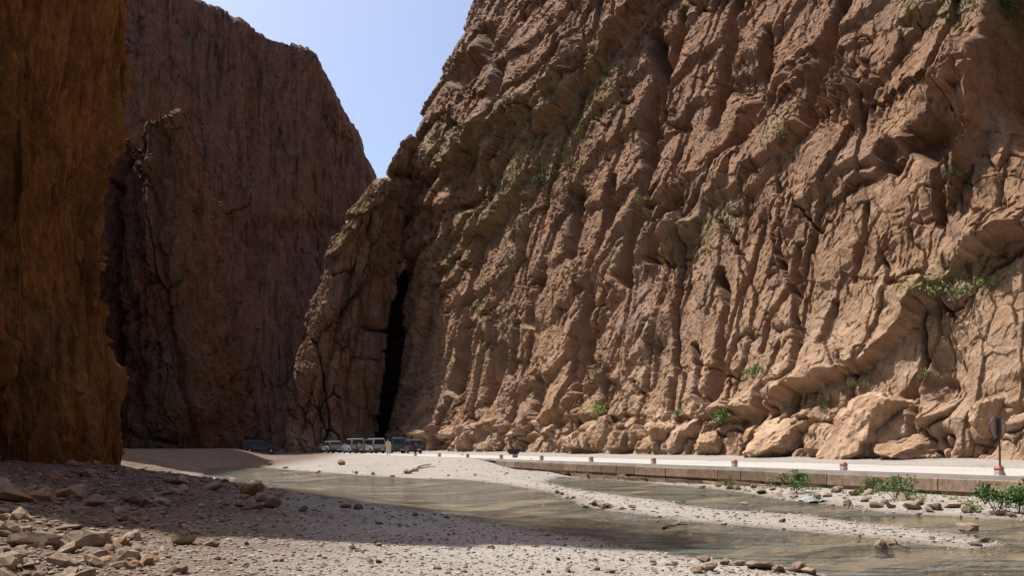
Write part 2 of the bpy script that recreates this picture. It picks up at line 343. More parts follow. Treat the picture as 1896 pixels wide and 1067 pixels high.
def height(x, y, detail=True):
    x = np.asarray(x, float); y = np.asarray(y, float)
    sd = water_sd(x, y) + 0.35 * fbm(x * 0.5, y * 0.5, 0, 3, 3) + 0.12 * perlin(x * 2.3, y * 2.3, 0, 8)
    t, p = road_tp(x, y)
    q = (x + 16) * -0.83 + (y - 43) * -0.557
    near = sstep(-3, 3, q)
    s = np.maximum(sd, 0)
    z_near = 0.05 + 0.022 * np.maximum(q, 0) + 0.075 * np.maximum(-x - 6, 0) * sstep(5, 25, y) + 0.05 * np.maximum(-x - 3.5, 0) * sstep(20, 8, y)
    z_near = np.minimum(z_near, 2.2)
    z_far = 1.15 * (1 - np.exp(-0.034 * s))
    z_left = np.minimum(0.05 + 0.021 * np.maximum(y - 45, 0) + 0.05 * np.maximum(-x - 20, 0), 1.6)
    left = sstep(-0.30, -0.36, x / np.maximum(y, 5)) * sstep(38, 50, y)
    z = z_far * (1 - left) + z_left * left
    z = z * (1 - near) + z_near * near
    strip = sstep(-9, -5, p) * sstep(40, 30, t)
    z = np.where(strip > 0, z * (1 - strip) + strip * np.minimum(0.09 * s, 0.30), z)
    z = np.minimum(z, 0.04 + s * 0.16)
    shelf = sstep(-6, 0, p) * sstep(34, 44, t)                         # gravel apron meeting the road end
    z = z * (1 - shelf) + shelf * np.maximum(z, 0.99)
    und = (p > 0.3) & (p < 9.3) & (t < 100)
    z = np.where(und, np.where(t < 35, 0.25, 0.90), z)
    z = np.where((p > -1.2) & (p <= 0.3) & (t < 33), np.minimum(z, 0.25), z)
    z = np.where((p >= 9.3) & (t < 100), 1.02 + 0.07 * np.maximum(p - 10, 0), z)
    z = np.where((t >= 100) & (p > -8), np.maximum(z, 1.0), z)
    water = sd < 0
    z = np.where(water, -np.minimum(0.38, 0.02 + 0.11 * -sd), z)
    if detail:
        rub = near * sstep(-2.5, -9, x + 0.25 * (y - 12))
        flat = np.where(und, 0, 1)
        z = z + flat * (0.030 * fbm(x * 0.9, y * 0.9, 0, 4, 21) + 0.015 * fbm(x * 4, y * 4, 0, 3, 22)) * np.where(water, 0.8, 1)
        z = z + rub * flat * (0.16 * fbm(x * 0.7, y * 0.7, 0, 4, 25) + 0.07 * np.abs(fbm(x * 2.2, y * 2.2, 0, 3, 26)))
        z = np.where(~water & (z < 0.02), 0.02 + 0.3 * (z - 0.02), z)
    return z, sd, near
GX0, GY0, GS = -62.0, 2.0, 0.2
GGX, GGY = np.meshgrid(np.arange(GX0, 62, GS), np.arange(GY0, 125, GS), indexing='ij')
GZ = height(GGX, GGY)[0]
def ground_z(x, y):
    i = min(max((x - GX0) / GS, 0), GZ.shape[0] - 1.001); j = min(max((y - GY0) / GS, 0), GZ.shape[1] - 1.001)
    a, b = int(i), int(j); fi, fj = i - a, j - b
    return float((GZ[a, b] * (1 - fj) + GZ[a, b + 1] * fj) * (1 - fi) + (GZ[a + 1, b] * (1 - fj) + GZ[a + 1, b + 1] * fj) * fi)

def build_ground():
    th = np.concatenate([np.linspace(-math.pi, -0.62, 60, endpoint=False), np.linspace(-0.62, 0.62, 620, endpoint=False), np.linspace(0.62, math.pi, 61)])
    r = np.concatenate([np.linspace(0.5, 8, 14, endpoint=False), 8 * np.exp(np.linspace(0, math.log(140 / 8), 430)), [160, 200, 260, 340, 460, 700]])
    R, T = np.meshgrid(r, th, indexing='ij'); x, y = R * np.sin(T), R * np.cos(T)
    z, sd, near = height(x, y)
    q = near
    earth = q * sstep(0.5, -6, x + 0.28 * (y - 12) + 1.5 * fbm(x * 0.3, y * 0.3, 0, 3, 40)) + sstep(-19, -25, x + 0.0 * y) * sstep(44, 56, y) * 0.95
    bed = 0.8 * sstep(0.25, -0.25, sd); wet = sstep(0.9, 0.05, sd + 0.5 * fbm(x, y, 0, 3, 44))
    V = np.stack([x, y, z], -1).reshape(-1, 3)
    me = fast_mesh('ground', V, grid_faces(*x.shape, flip=True), dict(earth=np.clip(earth, 0, 1), bed=bed, wet=wet), True)
    return tag(link('ground', me, M['ground']), kind='structure')
build_ground()
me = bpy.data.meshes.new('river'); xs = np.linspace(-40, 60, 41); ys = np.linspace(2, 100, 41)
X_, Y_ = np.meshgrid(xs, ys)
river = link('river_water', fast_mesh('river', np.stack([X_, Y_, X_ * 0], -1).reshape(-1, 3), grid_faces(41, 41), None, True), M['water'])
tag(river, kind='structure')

# ------------------------------------------------------------------ cliffs
def stroke_dist(u, v, pts):
    """distance to a pixel polyline and the side (+ = left of travel, i.e. above for a stroke drawn left to right)."""
    d2 = np.full(u.shape, 1e9); side = np.zeros(u.shape)
    for (ax, ay), (bx, by) in zip(pts[:-1], pts[1:]):
        ex, ey = bx - ax, by - ay
        t = np.clip(((u - ax) * ex + (v - ay) * ey) / (ex * ex + ey * ey), 0, 1)
        dd = (u - ax - t * ex) ** 2 + (v - ay - t * ey) ** 2
        new = dd < d2; d2 = np.where(new, dd, d2)
        side = np.where(new, ex * (v - ay) - ey * (u - ax), side)
    return np.sqrt(d2), -np.sign(side)

def rock_relief(a, b, c, amp=1.0, shear=0.3, seed=0, sc=1.0, bed=0.0, dip=0.6, lump=1.0, ck=1.0):
    """layered joint-block relief in metres: a along the face, b up it, c any third coordinate.
    Blocks stand proud at their lower right ends, as the dipping joints leave them."""
    wx = 0.9 * sc * fbm(a / (11 * sc), b / (17 * sc), c / 20, 2, seed + 1)
    wy = 2.0 * sc * fbm(a / (9 * sc), b / (14 * sc), c / 20, 2, seed + 2)
    A = a + shear * b + wx; B = b + wy
    m1 = sstep(-0.05, 0.35, fbm(a / (16 * sc), b / (22 * sc), c / 9, 3, seed + 11)); m2 = sstep(-0.1, 0.35, fbm(a / (5 * sc), b / (8 * sc), c / 9, 3, seed + 12))
    m3 = sstep(0.0, 0.4, fbm(a / (7 * sc), b / (7 * sc), c / 9 + 4, 3, seed + 13))
    jx = fbm(a / (1.5 * sc), b / (2.2 * sc), c, 4, seed + 9, 0.6); jy = fbm(a / (1.2 * sc), b / (1.2 * sc), c, 3, seed + 10, 0.6)
    d = 0
    A1 = A + 0.22 * sc * jx; B1 = B + 0.5 * sc * jy
    o, f, e = blocks(A1 / (7.5 * sc), B1 / (24 * sc), seed + 3, 1.6, True); d = d + 0.45 * o + 0.42 * f - 2.2 * ck * m1 * np.exp(-(e / 0.026) ** 2)
    o, f, e = blocks(A1 / (5.2 * sc) + 7.3, B1 / (11 * sc) + 3.1, seed + 33, 1.3, False); d = d + 0.26 * o + 0.36 * f - 1.3 * ck * m2 * np.exp(-(e / 0.026) ** 2)
    A2 = A + 0.12 * sc * jx; B2 = B + 0.3 * sc * jy
    o, f, e = blocks(A2 / (2.6 * sc), B2 / (7.5 * sc), seed + 4, 1.4, True); d = d + (0.12 + 0.9 * m1) * (0.20 * o + 0.30 * f) - 0.9 * ck * m2 * (0.3 + 0.7 * m3) * np.exp(-(e / 0.045) ** 2)
    o, f, e = blocks(A2 / (1.25 * sc), B2 / (2.3 * sc), seed + 5, 1.5, False); d = d + (0.35 + 0.9 * m3) * (0.15 * o + 0.30 * f) - 0.30 * m3 * np.exp(-(e / 0.07) ** 2)
    A3 = a + shear * b + 0.10 * sc * fbm(a / (0.4 * sc), b / (0.5 * sc), c, 2, seed + 14)
    o, f, e = blocks(A3 / (0.48 * sc), (b + 0.3 * a) / (0.75 * sc), seed + 15, 1.5, False); d = d + (0.5 + 0.8 * m2) * (0.055 * o + 0.12 * f)
    if bed:
        q = (b + dip * a + 1.6 * wy + 1.5 * sc * fbm(a / (3 * sc), b / (3 * sc), c, 4, seed + 16)) / (8.5 * sc)
        fr = q - np.floor(q); saw = np.where(fr > 0.10, (1 - fr) / 0.90, fr / 0.10)
        d = d + bed * (0.10 + 1.0 * (1 - m1)) * saw
    d = d + lump * 0.22 * fbm(A / (6 * sc), b / (16 * sc), c / 9, 4, seed + 6, 0.5)
    d = d + 0.07 * fbm(a / (1.6 * sc), b / (2.2 * sc), c / 4, 5, seed + 7, 0.72)
    return amp * d

def sheet(name, P, disp, mat, attrs=None, flip=False):
    n = grid_normals(P)
    if flip: n = -n
    P2 = P + n * disp[..., None]
    x, y, z = P2[..., 0], P2[..., 1], P2[..., 2]; k = np.clip(y / 60, 0.45, 1.6)
    P2 = P2 + n * (k * (0.03 * fbm(x / 1.3, y / 1.3, z / 1.6, 3, 501, 0.6) + 0.06 * fbm(x / 0.33, y / 0.33, z / 0.4, 2, 502)))[..., None]
    me = fast_mesh(name, P2.reshape(-1, 3), grid_faces(P.shape[0], P.shape[1], flip), attrs)
    return link(name, me, mat)

# -- the big sunlit cliff across the road
C0 = N0 + 14.6 * RN
def base_t(u):
    r = (u - CU) / F
    return (C0[0] - r * C0[1]) / (r * RD[1] - RD[0])
U_CORNER = 712.0
RIGHT_OBJ = {}
def build_right():
    t_corner = float(base_t(U_CORNER))
    uc = np.arange(U_CORNER, 1990, 1.65)
    t_vis = base_t(uc)[::-1]                                   # from right (small t) to the corner
    t_far = np.linspace(-75, t_vis[0], 60, endpoint=False)
    tt = np.concatenate([t_far, t_vis]); nwrap = 46
    rows_v = 500; rows_up = 60
    nc = len(tt) + nwrap
    bx = np.concatenate([C0[0] + tt * RD[0], np.zeros(nwrap)]); by = np.concatenate([C0[1] + tt * RD[1], np.zeros(nwrap)])
    k = np.linspace(0, 1, nwrap + 1)[1:]
    cx, cy = bx[len(tt) - 1], by[len(tt) - 1]
    bx[len(tt):] = cx + 9 * k ** 1.5 + 0.6 * np.sin(k * 9); by[len(tt):] = cy + 55 * k
    taxis = np.concatenate([tt, t_corner + 55 * k])
    dep = np.maximum(by, 25)
    hvis = CAMZ + (HV + 60) / F * dep * 1.10
    HT = 120.0
    wv = np.linspace(0, 1, rows_v)[:, None]; wu = np.linspace(0, 1, rows_up + 1)[1:, None]
    Hh = np.concatenate([wv * hvis[None], hvis[None] + wu * np.maximum(HT - hvis, 8)[None]], 0) + 0.6
    Tg = np.repeat(taxis[None], Hh.shape[0], 0)
    lean_l = np.interp(Hh, [0, 33, 55, 80, 125], [0, 5.0, 6.4, 16.0, 38]); lean_r = 0.30 * Hh + 0.0012 * Hh ** 2
    wl = sstep(30, t_corner, Tg)
    lean = lean_l * wl + lean_r * (1 - wl)
    P = np.stack([bx[None] + RN[0] * lean, by[None] + RN[1] * lean, Hh], -1)
    close = np.concatenate([np.zeros(len(tt)), 52 * np.maximum(k - 0.25, 0) ** 1.1])          # the fissure closes at its back, below the tower top
    P[..., 0] -= close[None] * sstep(46, 30, Hh)
    u, v = proj(P)
    du = 14 * fbm(u / 70, v / 70, 0, 3, 900) + 5 * fbm(u / 18, v / 18, 0, 2, 901); dv = 12 * fbm(u / 70, v / 70, 7, 3, 902) + 4 * fbm(u / 18, v / 18, 3, 2, 903)
    su, sv_ = u + du, v + dv
    d = rock_relief(Tg, Hh, 0 * Tg, 1.0, np.interp(Tg, [0, 20, 40, 65, 85, 110], [-0.10, -0.14, -0.22, -0.14, 0.10, 0.12]), 100, 1.0, 0.8, 0.55)
    d = d * np.interp(P[..., 1], [30, 60, 130], [0.62, 0.85, 1.15])
    def over(pts, depth, up, wig=1.0):
        nonlocal d
        dist, side = stroke_dist(su, sv_, pts)
        amp = np.clip(0.8 + 1.0 * fbm(su / 120, sv_ / 120, depth * 7, 3, 950), 0.3, 1.25)
        d = d + amp * depth * np.where(side > 0, np.exp(-(dist / up) ** 1.3), np.exp(-(dist / 4.5) ** 2))
    def crack(pts, width, depth):
        nonlocal d
        dist, side = stroke_dist(u + 0.45 * du, v + 0.45 * dv, pts)
        d = d - 1.4 * depth * np.exp(-(dist / (1.3 * width)) ** 4)
    def pit(x, y, rx, ry, depth):
        nonlocal d
        q = ((su - x) / rx) ** 2 + ((sv_ - y) / ry) ** 2
        d = d - 1.2 * depth * np.exp(-q ** 2.5)
    over([(1400, 775), (1530, 705), (1640, 650), (1700, 590), (1760, 520), (1830, 470), (1960, 400)], 1.6, 70)
    over([(780, 806), (870, 806), (930, 800), (990, 782), (1120, 772), (1250, 772), (1340, 772), (1420, 762)], 1.0, 36)
    over([(765, 480), (850, 390), (950, 300), (1040, 215), (1110, 130), (1180, 40)], 2.6, 90)
    over([(820, 330), (900, 250), (980, 230), (1060, 160)], 1.8, 55)
    over([(790, 560), (840, 480), (930, 400), (1010, 290)], 1.6, 50)
    over([(1240, 450), (1330, 370), (1420, 300), (1500, 240)], 1.0, 60)
    over([(1230, 480), (1300, 400), (1345, 330)], 1.4, 40)
    over([(1800, 300), (1835, 190), (1850, 60), (1870, -60)], 2.4, 70)
    over([(1600, 330), (1680, 270), (1740, 190), (1790, 180)], 1.2, 50)
    over([(1480, 170), (1560, 90), (1640, 60), (1720, 40)], 0.9, 40)
    over([(1140, 530), (1180, 470), (1210, 400)], 1.5, 40)
    crack([(1100, 560), (1090, 640), (1075, 720)], 6, 1.6); crack([(1440, 640), (1430, 720), (1425, 760)], 5, 1.4); crack([(960, 600), (945, 690)], 6, 1.8); crack([(1610, 380), (1600, 470), (1580, 520)], 4, 1.0)
    crack([(1215, 60), (1218, 150), (1200, 230), (1208, 330), (1192, 430), (1165, 520)], 9, 3.4)
    crack([(1250, 370), (1235, 430), (1215, 480)], 8, 2.2)
    crack([(1330, 500), (1345, 560), (1332, 650), (1326, 745)], 6, 1.7)
    crack([(1285, 640), (1290, 700), (1300, 760)], 5, 1.2)
    crack([(1072, 360), (1062, 470)], 9, 2.4); crack([(1140, 330), (1135, 420)], 6, 1.5); crack([(1000, 520), (985, 600)], 7, 1.6)
    crack([(1482, 455), (1470, 530), (1425, 590), (1405, 650)], 4, 0.9); crack([(925, 650), (905, 745)], 10, 2.2)
    crack([(1365, -10), (1352, 90), (1320, 235)], 9, 1.8); crack([(1565, 10), (1525, 150), (1505, 230)], 9, 2.0); crack([(1757, 320), (1752, 420)], 6, 1.2)
    crack([(1270, 20), (1230, 150)], 7, 1.5); crack([(1430, 60), (1400, 190), (1370, 260)], 8, 1.2); crack([(870, 620), (840, 720)], 8, 1.5)
    crack([(1545, 560), (1530, 640)], 5, 0.8); crack([(1010, 700), (1000, 770)], 6, 1.2); crack([(1130, 690), (1120, 765)], 6, 1.1)
    crack([(860, 150), (900, 100), (905, 60)], 12, 2.6); crack([(940, 130), (935, 190)], 9, 2)
    pit(1745, 262, 55, 42, 1.9); pit(1655, 290, 22, 34, 1.6); pit(1222, 250, 9, 10, 1.4); pit(1760, 690, 36, 50, 0.8); pit(1900, 90, 50, 160, 3.2)
    pit(1735, 720, 30, 30, 0.6); pit(1660, 525, 12, 12, 0.7); pit(1400, 150, 40, 40, 1.0); pit(880, 330, 40, 60, 2.0); pit(1260, 240, 22, 12, 0.8)
    fl = np.exp(-(((su - 1560) / 70) ** 4 + ((v - 175) / 70) ** 4))
    d = d + fl * 0.35 * np.sin(su / 2.6 + 2 * perlin(su / 20, v / 60, 0, 3))
    # lower tier: bulging pale blocks at the foot
    foot = sstep(1.2, -1.0, Hh - np.interp(Tg, [0, 15, 40, 110], [3.2, 3.6, 3.6, 4.0]) + 1.0 * fbm(Tg / 6, 0 * Tg, 0, 3, 777)) * (Tg < t_corner)
    o, f, e = blocks((Tg + 0.5 * Hh) / 3.1 + 0.3 * fbm(Tg / 2, Hh / 2, 0, 2, 61), Hh / 3.4 + 0.35 * fbm(Tg / 2, Hh / 2, 5, 2, 62), 611, 1.0)
    d = d + foot * (1.1 + 0.5 * o + 0.7 * f - 0.9 * np.exp(-e / 0.07))
    lowz = sstep(0.0, 2.0, Hh)
    d = np.where(Hh < 1.2, np.minimum(d, 1.5), d)
    pale = np.clip(foot * 1.0 + 0.75 * sstep(16, 3, Hh) * sstep(60, 20, Tg) + 0.25 * sstep(40, 5, Hh), 0, 1)
    veg = np.zeros(u.shape)
    for pts, wd, st in [([(900, 420), (1000, 320), (1080, 220), (1130, 140)], 26, 1.0), ([(790, 300), (860, 270), (960, 260), (1050, 170)], 34, .8), ([(930, 380), (990, 300), (1040, 280)], 40, 1.0),
                        ([(1150, 510), (1180, 450), (1200, 380)], 12, .5), ([(1290, 430), (1350, 400)], 26, .9), ([(1430, 265), (1460, 230)], 18, .9),
                        ([(1690, 545), (1780, 520), (1880, 505)], 22, 1.), ([(1720, 30), (1800, 10), (1896, 20)], 40, .9), ([(1240, 480), (1300, 450)], 20, .7), ([(840, 480), (900, 400)], 22, .7),
                        ([(790, 480), (830, 430)], 20, .6), ([(880, 560), (960, 480)], 20, .5), ([(1570, 715), (1600, 700)], 14, .8), ([(1490, 750), (1530, 745)], 12, .8)]:
        dist, _ = stroke_dist(su, sv_, pts); veg = np.maximum(veg, st * np.exp(-(dist / wd) ** 2))
    ob = sheet('right_cliff', P, d, M['cliff'], dict(pale=pale, veg=veg), flip=True)
    tag(ob, 'tall sunlit brown rock face rising from the pale road', 'cliff', kind='structure')
    me = ob.data; co = np.empty(len(me.vertices) * 3, np.float32); me.vertices.foreach_get('co', co)
    RIGHT_OBJ['P'] = co.reshape(P.shape); RIGHT_OBJ['veg'] = veg; RIGHT_OBJ['u'], RIGHT_OBJ['v'] = proj(RIGHT_OBJ['P'])
build_right()

def img_sheet(name, mat, uL, uR, depth, h_top, ncol, nrow, relief, wrapL=0, wrapR=0, back=40, shear=0.2, seed=0, sc=1.0, amp=1.0, extra=None, attrs=None, cap=14, base=-0.5, ck=1.0):
    """a free-standing rock wall: its left and right outline (columns of the photograph by height fraction),
    its distance and its height; the sides and the top run back from the outline."""
    wq = np.concatenate([-np.linspace(1, 0, wrapL + 1)[:-1], np.linspace(0, 1, ncol), 1 + np.linspace(0, 1, wrapR + 1)[1:]])
    q = np.clip(wq, 0, 1); bk = np.maximum(-wq, 0) + np.maximum(wq - 1, 0)
    hw = np.linspace(0, 1, nrow)[:, None]; Q = q[None]; BK = bk[None]
    top = h_top(q)[None]
    ul, ur = uL(hw, top), uR(hw, top)
    U = ul + (ur - ul) * Q
    D = depth(Q, hw * top)
    Hh = base + hw * (top - base)
    R = (U - CU) / F + 0.02 * np.where(wq < 0, 1, -1)[None] * np.minimum(BK * 3, 1)
    D2 = D + back * BK
    P = np.stack([R * D2, D2, np.repeat(Hh, 1, 0) + 0 * D2], -1)
    # roof rows running back
    kk = np.linspace(0, 1, cap + 1)[1:]
    last = P[-1]
    roof = np.stack([last * np.array([1, 1, 1]) + np.stack([last[:, 0] / np.maximum(last[:, 1], 1) * back * k, np.full(len(last), back * k), np.full(len(last), 2.0 * k)], -1) for k in kk], 0)
    P = np.concatenate([P, roof], 0)
    arc = np.concatenate([[0], np.cumsum(np.linalg.norm(np.diff(P[nrow // 2], axis=0), axis=1))])
    A = np.repeat(arc[None], P.shape[0], 0); B = P[..., 2] + 0.25 * (P[..., 1] - P[..., 1].min())
    d = rock_relief(A, B, 0 * A + seed, amp, shear, seed, sc, ck=ck)
    u, v = proj(P)
    if extra is not None: d = d + extra(u, v, P, A)
    at = attrs(u, v, P) if attrs else None
    ob = sheet(name, P, d, mat, at, flip=False)
    return tag(ob, kind='structure')
def vh(v, dep): return CAMZ + (HV - v) / F * dep
def tab(xs, ys):
    xs, ys = np.array(xs, float), np.array(ys, float); o = np.argsort(xs); xs, ys = xs[o], ys[o]
    return lambda x: np.interp(x, xs, ys)
# -- the leaning tower beside it, across a dark fissure
tow_d = 120.0
tl = tab([vh(v, tow_d) for v in (845, 790, 700, 600, 500, 430, 350, 300, 255, 230)], [522, 525, 540, 562, 592, 622, 672, 702, 728, 745])
trr = tab([vh(v, tow_d) for v in (845, 700, 600, 480, 400, 300, 245, 230)], [694, 704, 716, 735, 748, 766, 776, 778])
def tower_extra(u, v, P, A):
    d = 0
    for pts, wd, dp in [([(650, 820), (660, 700), (690, 560), (720, 420), (735, 330)], 9, 1.5), ([(590, 820), (600, 700), (640, 560), (680, 420)], 8, 1.5), ([(700, 330), (735, 320), (775, 330)], 7, 1.8), ([(555, 800), (575, 700)], 6, 1.0)]:
        dist, s = stroke_dist(u + 8 * perlin(u / 30, v / 30, 0, 5), v, pts); d = d - dp * np.exp(-(dist / wd) ** 2)
    dist, s = stroke_dist(u + 8 * perlin(u / 30, v / 30, 0, 6), v, [(620, 480), (680, 400), (720, 350), (780, 330)]); d = d + np.where(s > 0, 1.2 * np.exp(-dist / 30), 0)
    return d
ob = img_sheet('rock_tower', M['cliff'], lambda hw, top: tl(hw * top), lambda hw, top: trr(hw * top),
               lambda Q, H: tow_d + 0.13 * H + 14 * (Q - 0.25) ** 2 * (Q > 0.25) + 9 * (0.25 - Q) ** 2 * 4 * (Q < 0.25),
               lambda q: np.interp(q, [0, 0.5, 1], [vh(262, 125), vh(248, 127), vh(246, 128)]), 190, 400, None, wrapL=40, wrapR=30, back=50, shear=0.25, seed=300, sc=1.0, amp=1.3,
               extra=tower_extra, attrs=lambda u, v, P: dict(pale=np.clip(sstep(7, 1.5, P[..., 2]) * 0.9, 0, 1), veg=0.55 * np.exp(-((v - 370 + 0.9 * (u - 690)) / 45) ** 2)))
ob['label'] = 'leaning sunlit rock tower behind the parked cars'; ob['category'] = 'cliff'
# -- the great shaded wall at the bend of the gorge
fw_top = [(100, -90), (235, -45), (330, -20), (380, 0), (405, 6), (430, 28), (470, 48), (490, 62), (530, 72), (560, 84), (583, 92), (592, 118), (613, 160), (622, 190), (650, 245), (690, 320), (720, 395), (800, 560)]
fwu = np.array([p[0] for p in fw_top], float); fwv = np.array([p[1] for p in fw_top], float)
fd = lambda q: 188 + 40 * q
def wall_extra(u, v, P, A):
    lv = 412 + 8 * perlin(u / 60, 0 * u, 0, 4)
    e = -2.2 * sstep(-14, 10, v - lv + 10 * fbm(u / 25, v / 25, 0, 3, 8)) * sstep(200, 20, v - lv) * sstep(370, 470, u)
    return e + (1.0 * ridged(A / 11, P[..., 2] / 50, 0, 4, 55, 0.6) + 1.5 * fbm(A / 9, P[..., 2] / 24, 0, 5, 56, 0.6)) * sstep(0, 60, v - np.interp(u, fwu, fwv) + 30)
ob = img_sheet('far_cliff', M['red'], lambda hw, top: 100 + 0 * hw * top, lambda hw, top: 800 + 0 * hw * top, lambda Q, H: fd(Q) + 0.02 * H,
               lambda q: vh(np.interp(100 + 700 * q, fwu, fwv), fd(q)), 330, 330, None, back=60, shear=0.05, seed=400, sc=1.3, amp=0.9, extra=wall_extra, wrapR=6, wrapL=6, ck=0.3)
# -- spur in front of it
sp_d = 113.0
sl = tab([vh(v, sp_d) for v in (845, 700, 500, 400, 300, 240, 205)], [215, 222, 234, 238, 240, 242, 244])
sr = tab([vh(v, sp_d) for v in (845, 800, 700, 600, 520, 430, 300, 205)], [492, 482, 458, 438, 424, 412, 406, 402])
def spur_extra(u, v, P, A):
    return (0.9 * ridged(A / 6, P[..., 2] / 30, 0, 3, 57) + 1.4 * fbm(A / 9, P[..., 2] / 9, 0, 4, 58) - 0.8) * sstep(56, 44, P[..., 2])
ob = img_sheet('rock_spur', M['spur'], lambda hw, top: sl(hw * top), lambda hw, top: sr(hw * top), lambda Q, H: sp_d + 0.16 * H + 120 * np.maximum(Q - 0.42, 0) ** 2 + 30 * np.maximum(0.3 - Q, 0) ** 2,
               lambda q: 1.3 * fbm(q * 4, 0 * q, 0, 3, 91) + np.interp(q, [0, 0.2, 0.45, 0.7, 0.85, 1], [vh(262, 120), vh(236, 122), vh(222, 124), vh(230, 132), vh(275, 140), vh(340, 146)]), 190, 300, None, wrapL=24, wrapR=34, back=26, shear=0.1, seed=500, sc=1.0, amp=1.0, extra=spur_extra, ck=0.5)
# -- the recess behind the near cliff; its unseen bulk is shaped to shade the bank
ob = img_sheet('recess_shade_cliff', M['red'], lambda hw, top: -430 + 0 * hw * top, lambda hw, top: 268 + 0 * hw * top, lambda Q, H: np.interp(-430 + 698 * Q, [-430, -300, -147, -52, 60, 268], [92, 86, 79, 92, 109, 126]) + 0.03 * H,
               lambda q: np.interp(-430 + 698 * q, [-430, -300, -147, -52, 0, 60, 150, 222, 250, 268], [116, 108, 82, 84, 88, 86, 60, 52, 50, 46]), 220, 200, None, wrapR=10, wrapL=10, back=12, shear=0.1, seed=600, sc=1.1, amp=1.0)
# -- the near shaded cliff on the left bank
def build_left():
    out = np.array([(-75, 6), (-50, 12), (-33, 19), (-24, 25), (-20.9, 30), (-20.0, 34), (-20.1, 38), (-20.6, 41.5), (-23.5, 44.5), (-33, 48), (-55, 54), (-80, 60)], float)
    rim = np.array([5, 7, 10, 23, 49, 51, 33, 27, 25, 24, 22, 20], float)
    seg = np.concatenate([[0], np.cumsum(np.linalg.norm(np.diff(out, axis=0), axis=1))])
    fine = np.concatenate([np.linspace(0, seg[3], 60, endpoint=False), np.linspace(seg[3], seg[8], 330, endpoint=False), np.linspace(seg[8], seg[-1], 60)])
    sx = np.interp(fine, seg, out[:, 0]); sy = np.interp(fine, seg, out[:, 1]); rm = np.interp(fine, seg, rim)
    ker = np.hanning(31); ker /= ker.sum()
    pad = lambda a: np.convolve(np.pad(a, 15, mode='edge'), ker, 'valid')
    sx, sy, rm = pad(sx), pad(sy), pad(rm)
    hw = np.linspace(0, 1, 520)[:, None]
    vis = np.minimum(rm, CAMZ + (HV + 30) / F * 42)
    Hh = -0.6 + hw * (rm[None] + 0.6)
    nx, ny = np.gradient(sy), -np.gradient(sx); nl = np.hypot(nx, ny); nx, ny = nx / nl, ny / nl
    prof = np.interp(Hh, [-1, 0, 3, 7, 11, 16, 24, 50], [1.0, 0.9, 0.8, 0.2, -0.25, 0.1, 0.95, 0.6])
    P = np.stack([sx[None] + nx[None] * prof, sy[None] + ny[None] * prof, Hh], -1)
    kk = np.linspace(0, 1, 17)[1:]
    last = P[-1]; cen = np.array([-75.0, 34.0])
    roof = np.stack([np.stack([last[:, 0] + (cen[0] - last[:, 0]) * k * 0.6, last[:, 1] + (cen[1] - last[:, 1]) * k * 0.3, last[:, 2] - 4 * k], -1) for k in kk], 0)
    P = np.concatenate([P, roof], 0)
    A = np.repeat(fine[None], P.shape[0], 0); B = P[..., 2]
    d = rock_relief(A, B * 0.3, 0 * A, 0.5, 0.02, 700, 0.5, ck=0.9)
    d = d + 0.5 * ridged(A / 3.2, B / 26, 0 * A, 4, 710, 0.6) + 0.3 * fbm(A / 1.3, B / 5, 0 * A, 5, 711, 0.62)
    u, v = proj(P)
    for pts, wd, dp in [([(95, 860), (97, 700), (88, 560)], 9, 0.8), ([(70, 480), (110, 300), (105, 200)], 8, 0.6), ([(10, 700), (12, 640)], 14, 0.9), ([(160, 620), (170, 450)], 7, 0.4), ([(20, 400), (28, 100)], 7, 0.5)]:
        dist, s = stroke_dist(u + 9 * perlin(u / 30, v / 60, 0, 15), v, pts); d = d - dp * np.exp(-(dist / wd) ** 2)
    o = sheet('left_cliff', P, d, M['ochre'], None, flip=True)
    return tag(o, kind='structure')
build_left()

# ------------------------------------------------------------------ road and its retaining wall
def road_xy(t, p): return N0[0] + t * RD[0] + p * RN[0], N0[1] + t * RD[1] + p * RN[1]
def build_road():
    ts = np.linspace(-60, 96, 260); ps = np.concatenate([[-0.12], np.linspace(-0.12, 9.2, 16), [9.2]])
    T, Pp = np.meshgrid(ts, ps, indexing='ij')
    edge = np.zeros(T.shape); edge[:, 0] = -0.16; edge[:, -1] = -0.16
    Pp = Pp + np.where(np.arange(len(ps))[None] >= len(ps) - 2, 0.25 * fbm(T / 3, 0 * T, 0, 3, 81), 0)
    Pp = Pp + np.where(np.arange(len(ps))[None] <= 1, 0.035 * fbm(T / 1.3, 0 * T, 4, 3, 82), 0)
    x, y = road_xy(T, Pp); z = 1.0 + edge + 0.006 * fbm(x / 2, y / 2, 0, 3, 83)
    me = fast_mesh('road', np.stack([x, y, z], -1).reshape(-1, 3), grid_faces(*T.shape, flip=True))
    return tag(link('road', me, M['road']), kind='structure')
build_road()
RZ_ROAD = math.atan2(RD[1], RD[0])
def box_bm(lx, ly, lz, bev=0.02, jitter=0.0, seed=0, cuts=0):
    bm = bmesh.new(); bmesh.ops.create_cube(bm, size=1)
    bmesh.ops.scale(bm, vec=(lx, ly, lz), verts=bm.verts)
    if cuts: bmesh.ops.subdivide_edges(bm, edges=bm.edges, cuts=cuts, use_grid_fill=True)
    if jitter:
        r = random.Random(seed)
        for v in bm.verts: v.co += Vector((r.uniform(-1, 1), r.uniform(-1, 1), r.uniform(-1, 1))) * jitter
    elif bev: bmesh.ops.bevel(bm, geom=bm.edges[:], offset=bev, segments=1, affect='EDGES')
    return bm
def mesh_of(name, bm, smooth_shade=False):
    me = bpy.data.meshes.new(name); bm.to_mesh(me); bm.free()
    if smooth_shade:
        for p in me.polygons: p.use_smooth = True
    return me
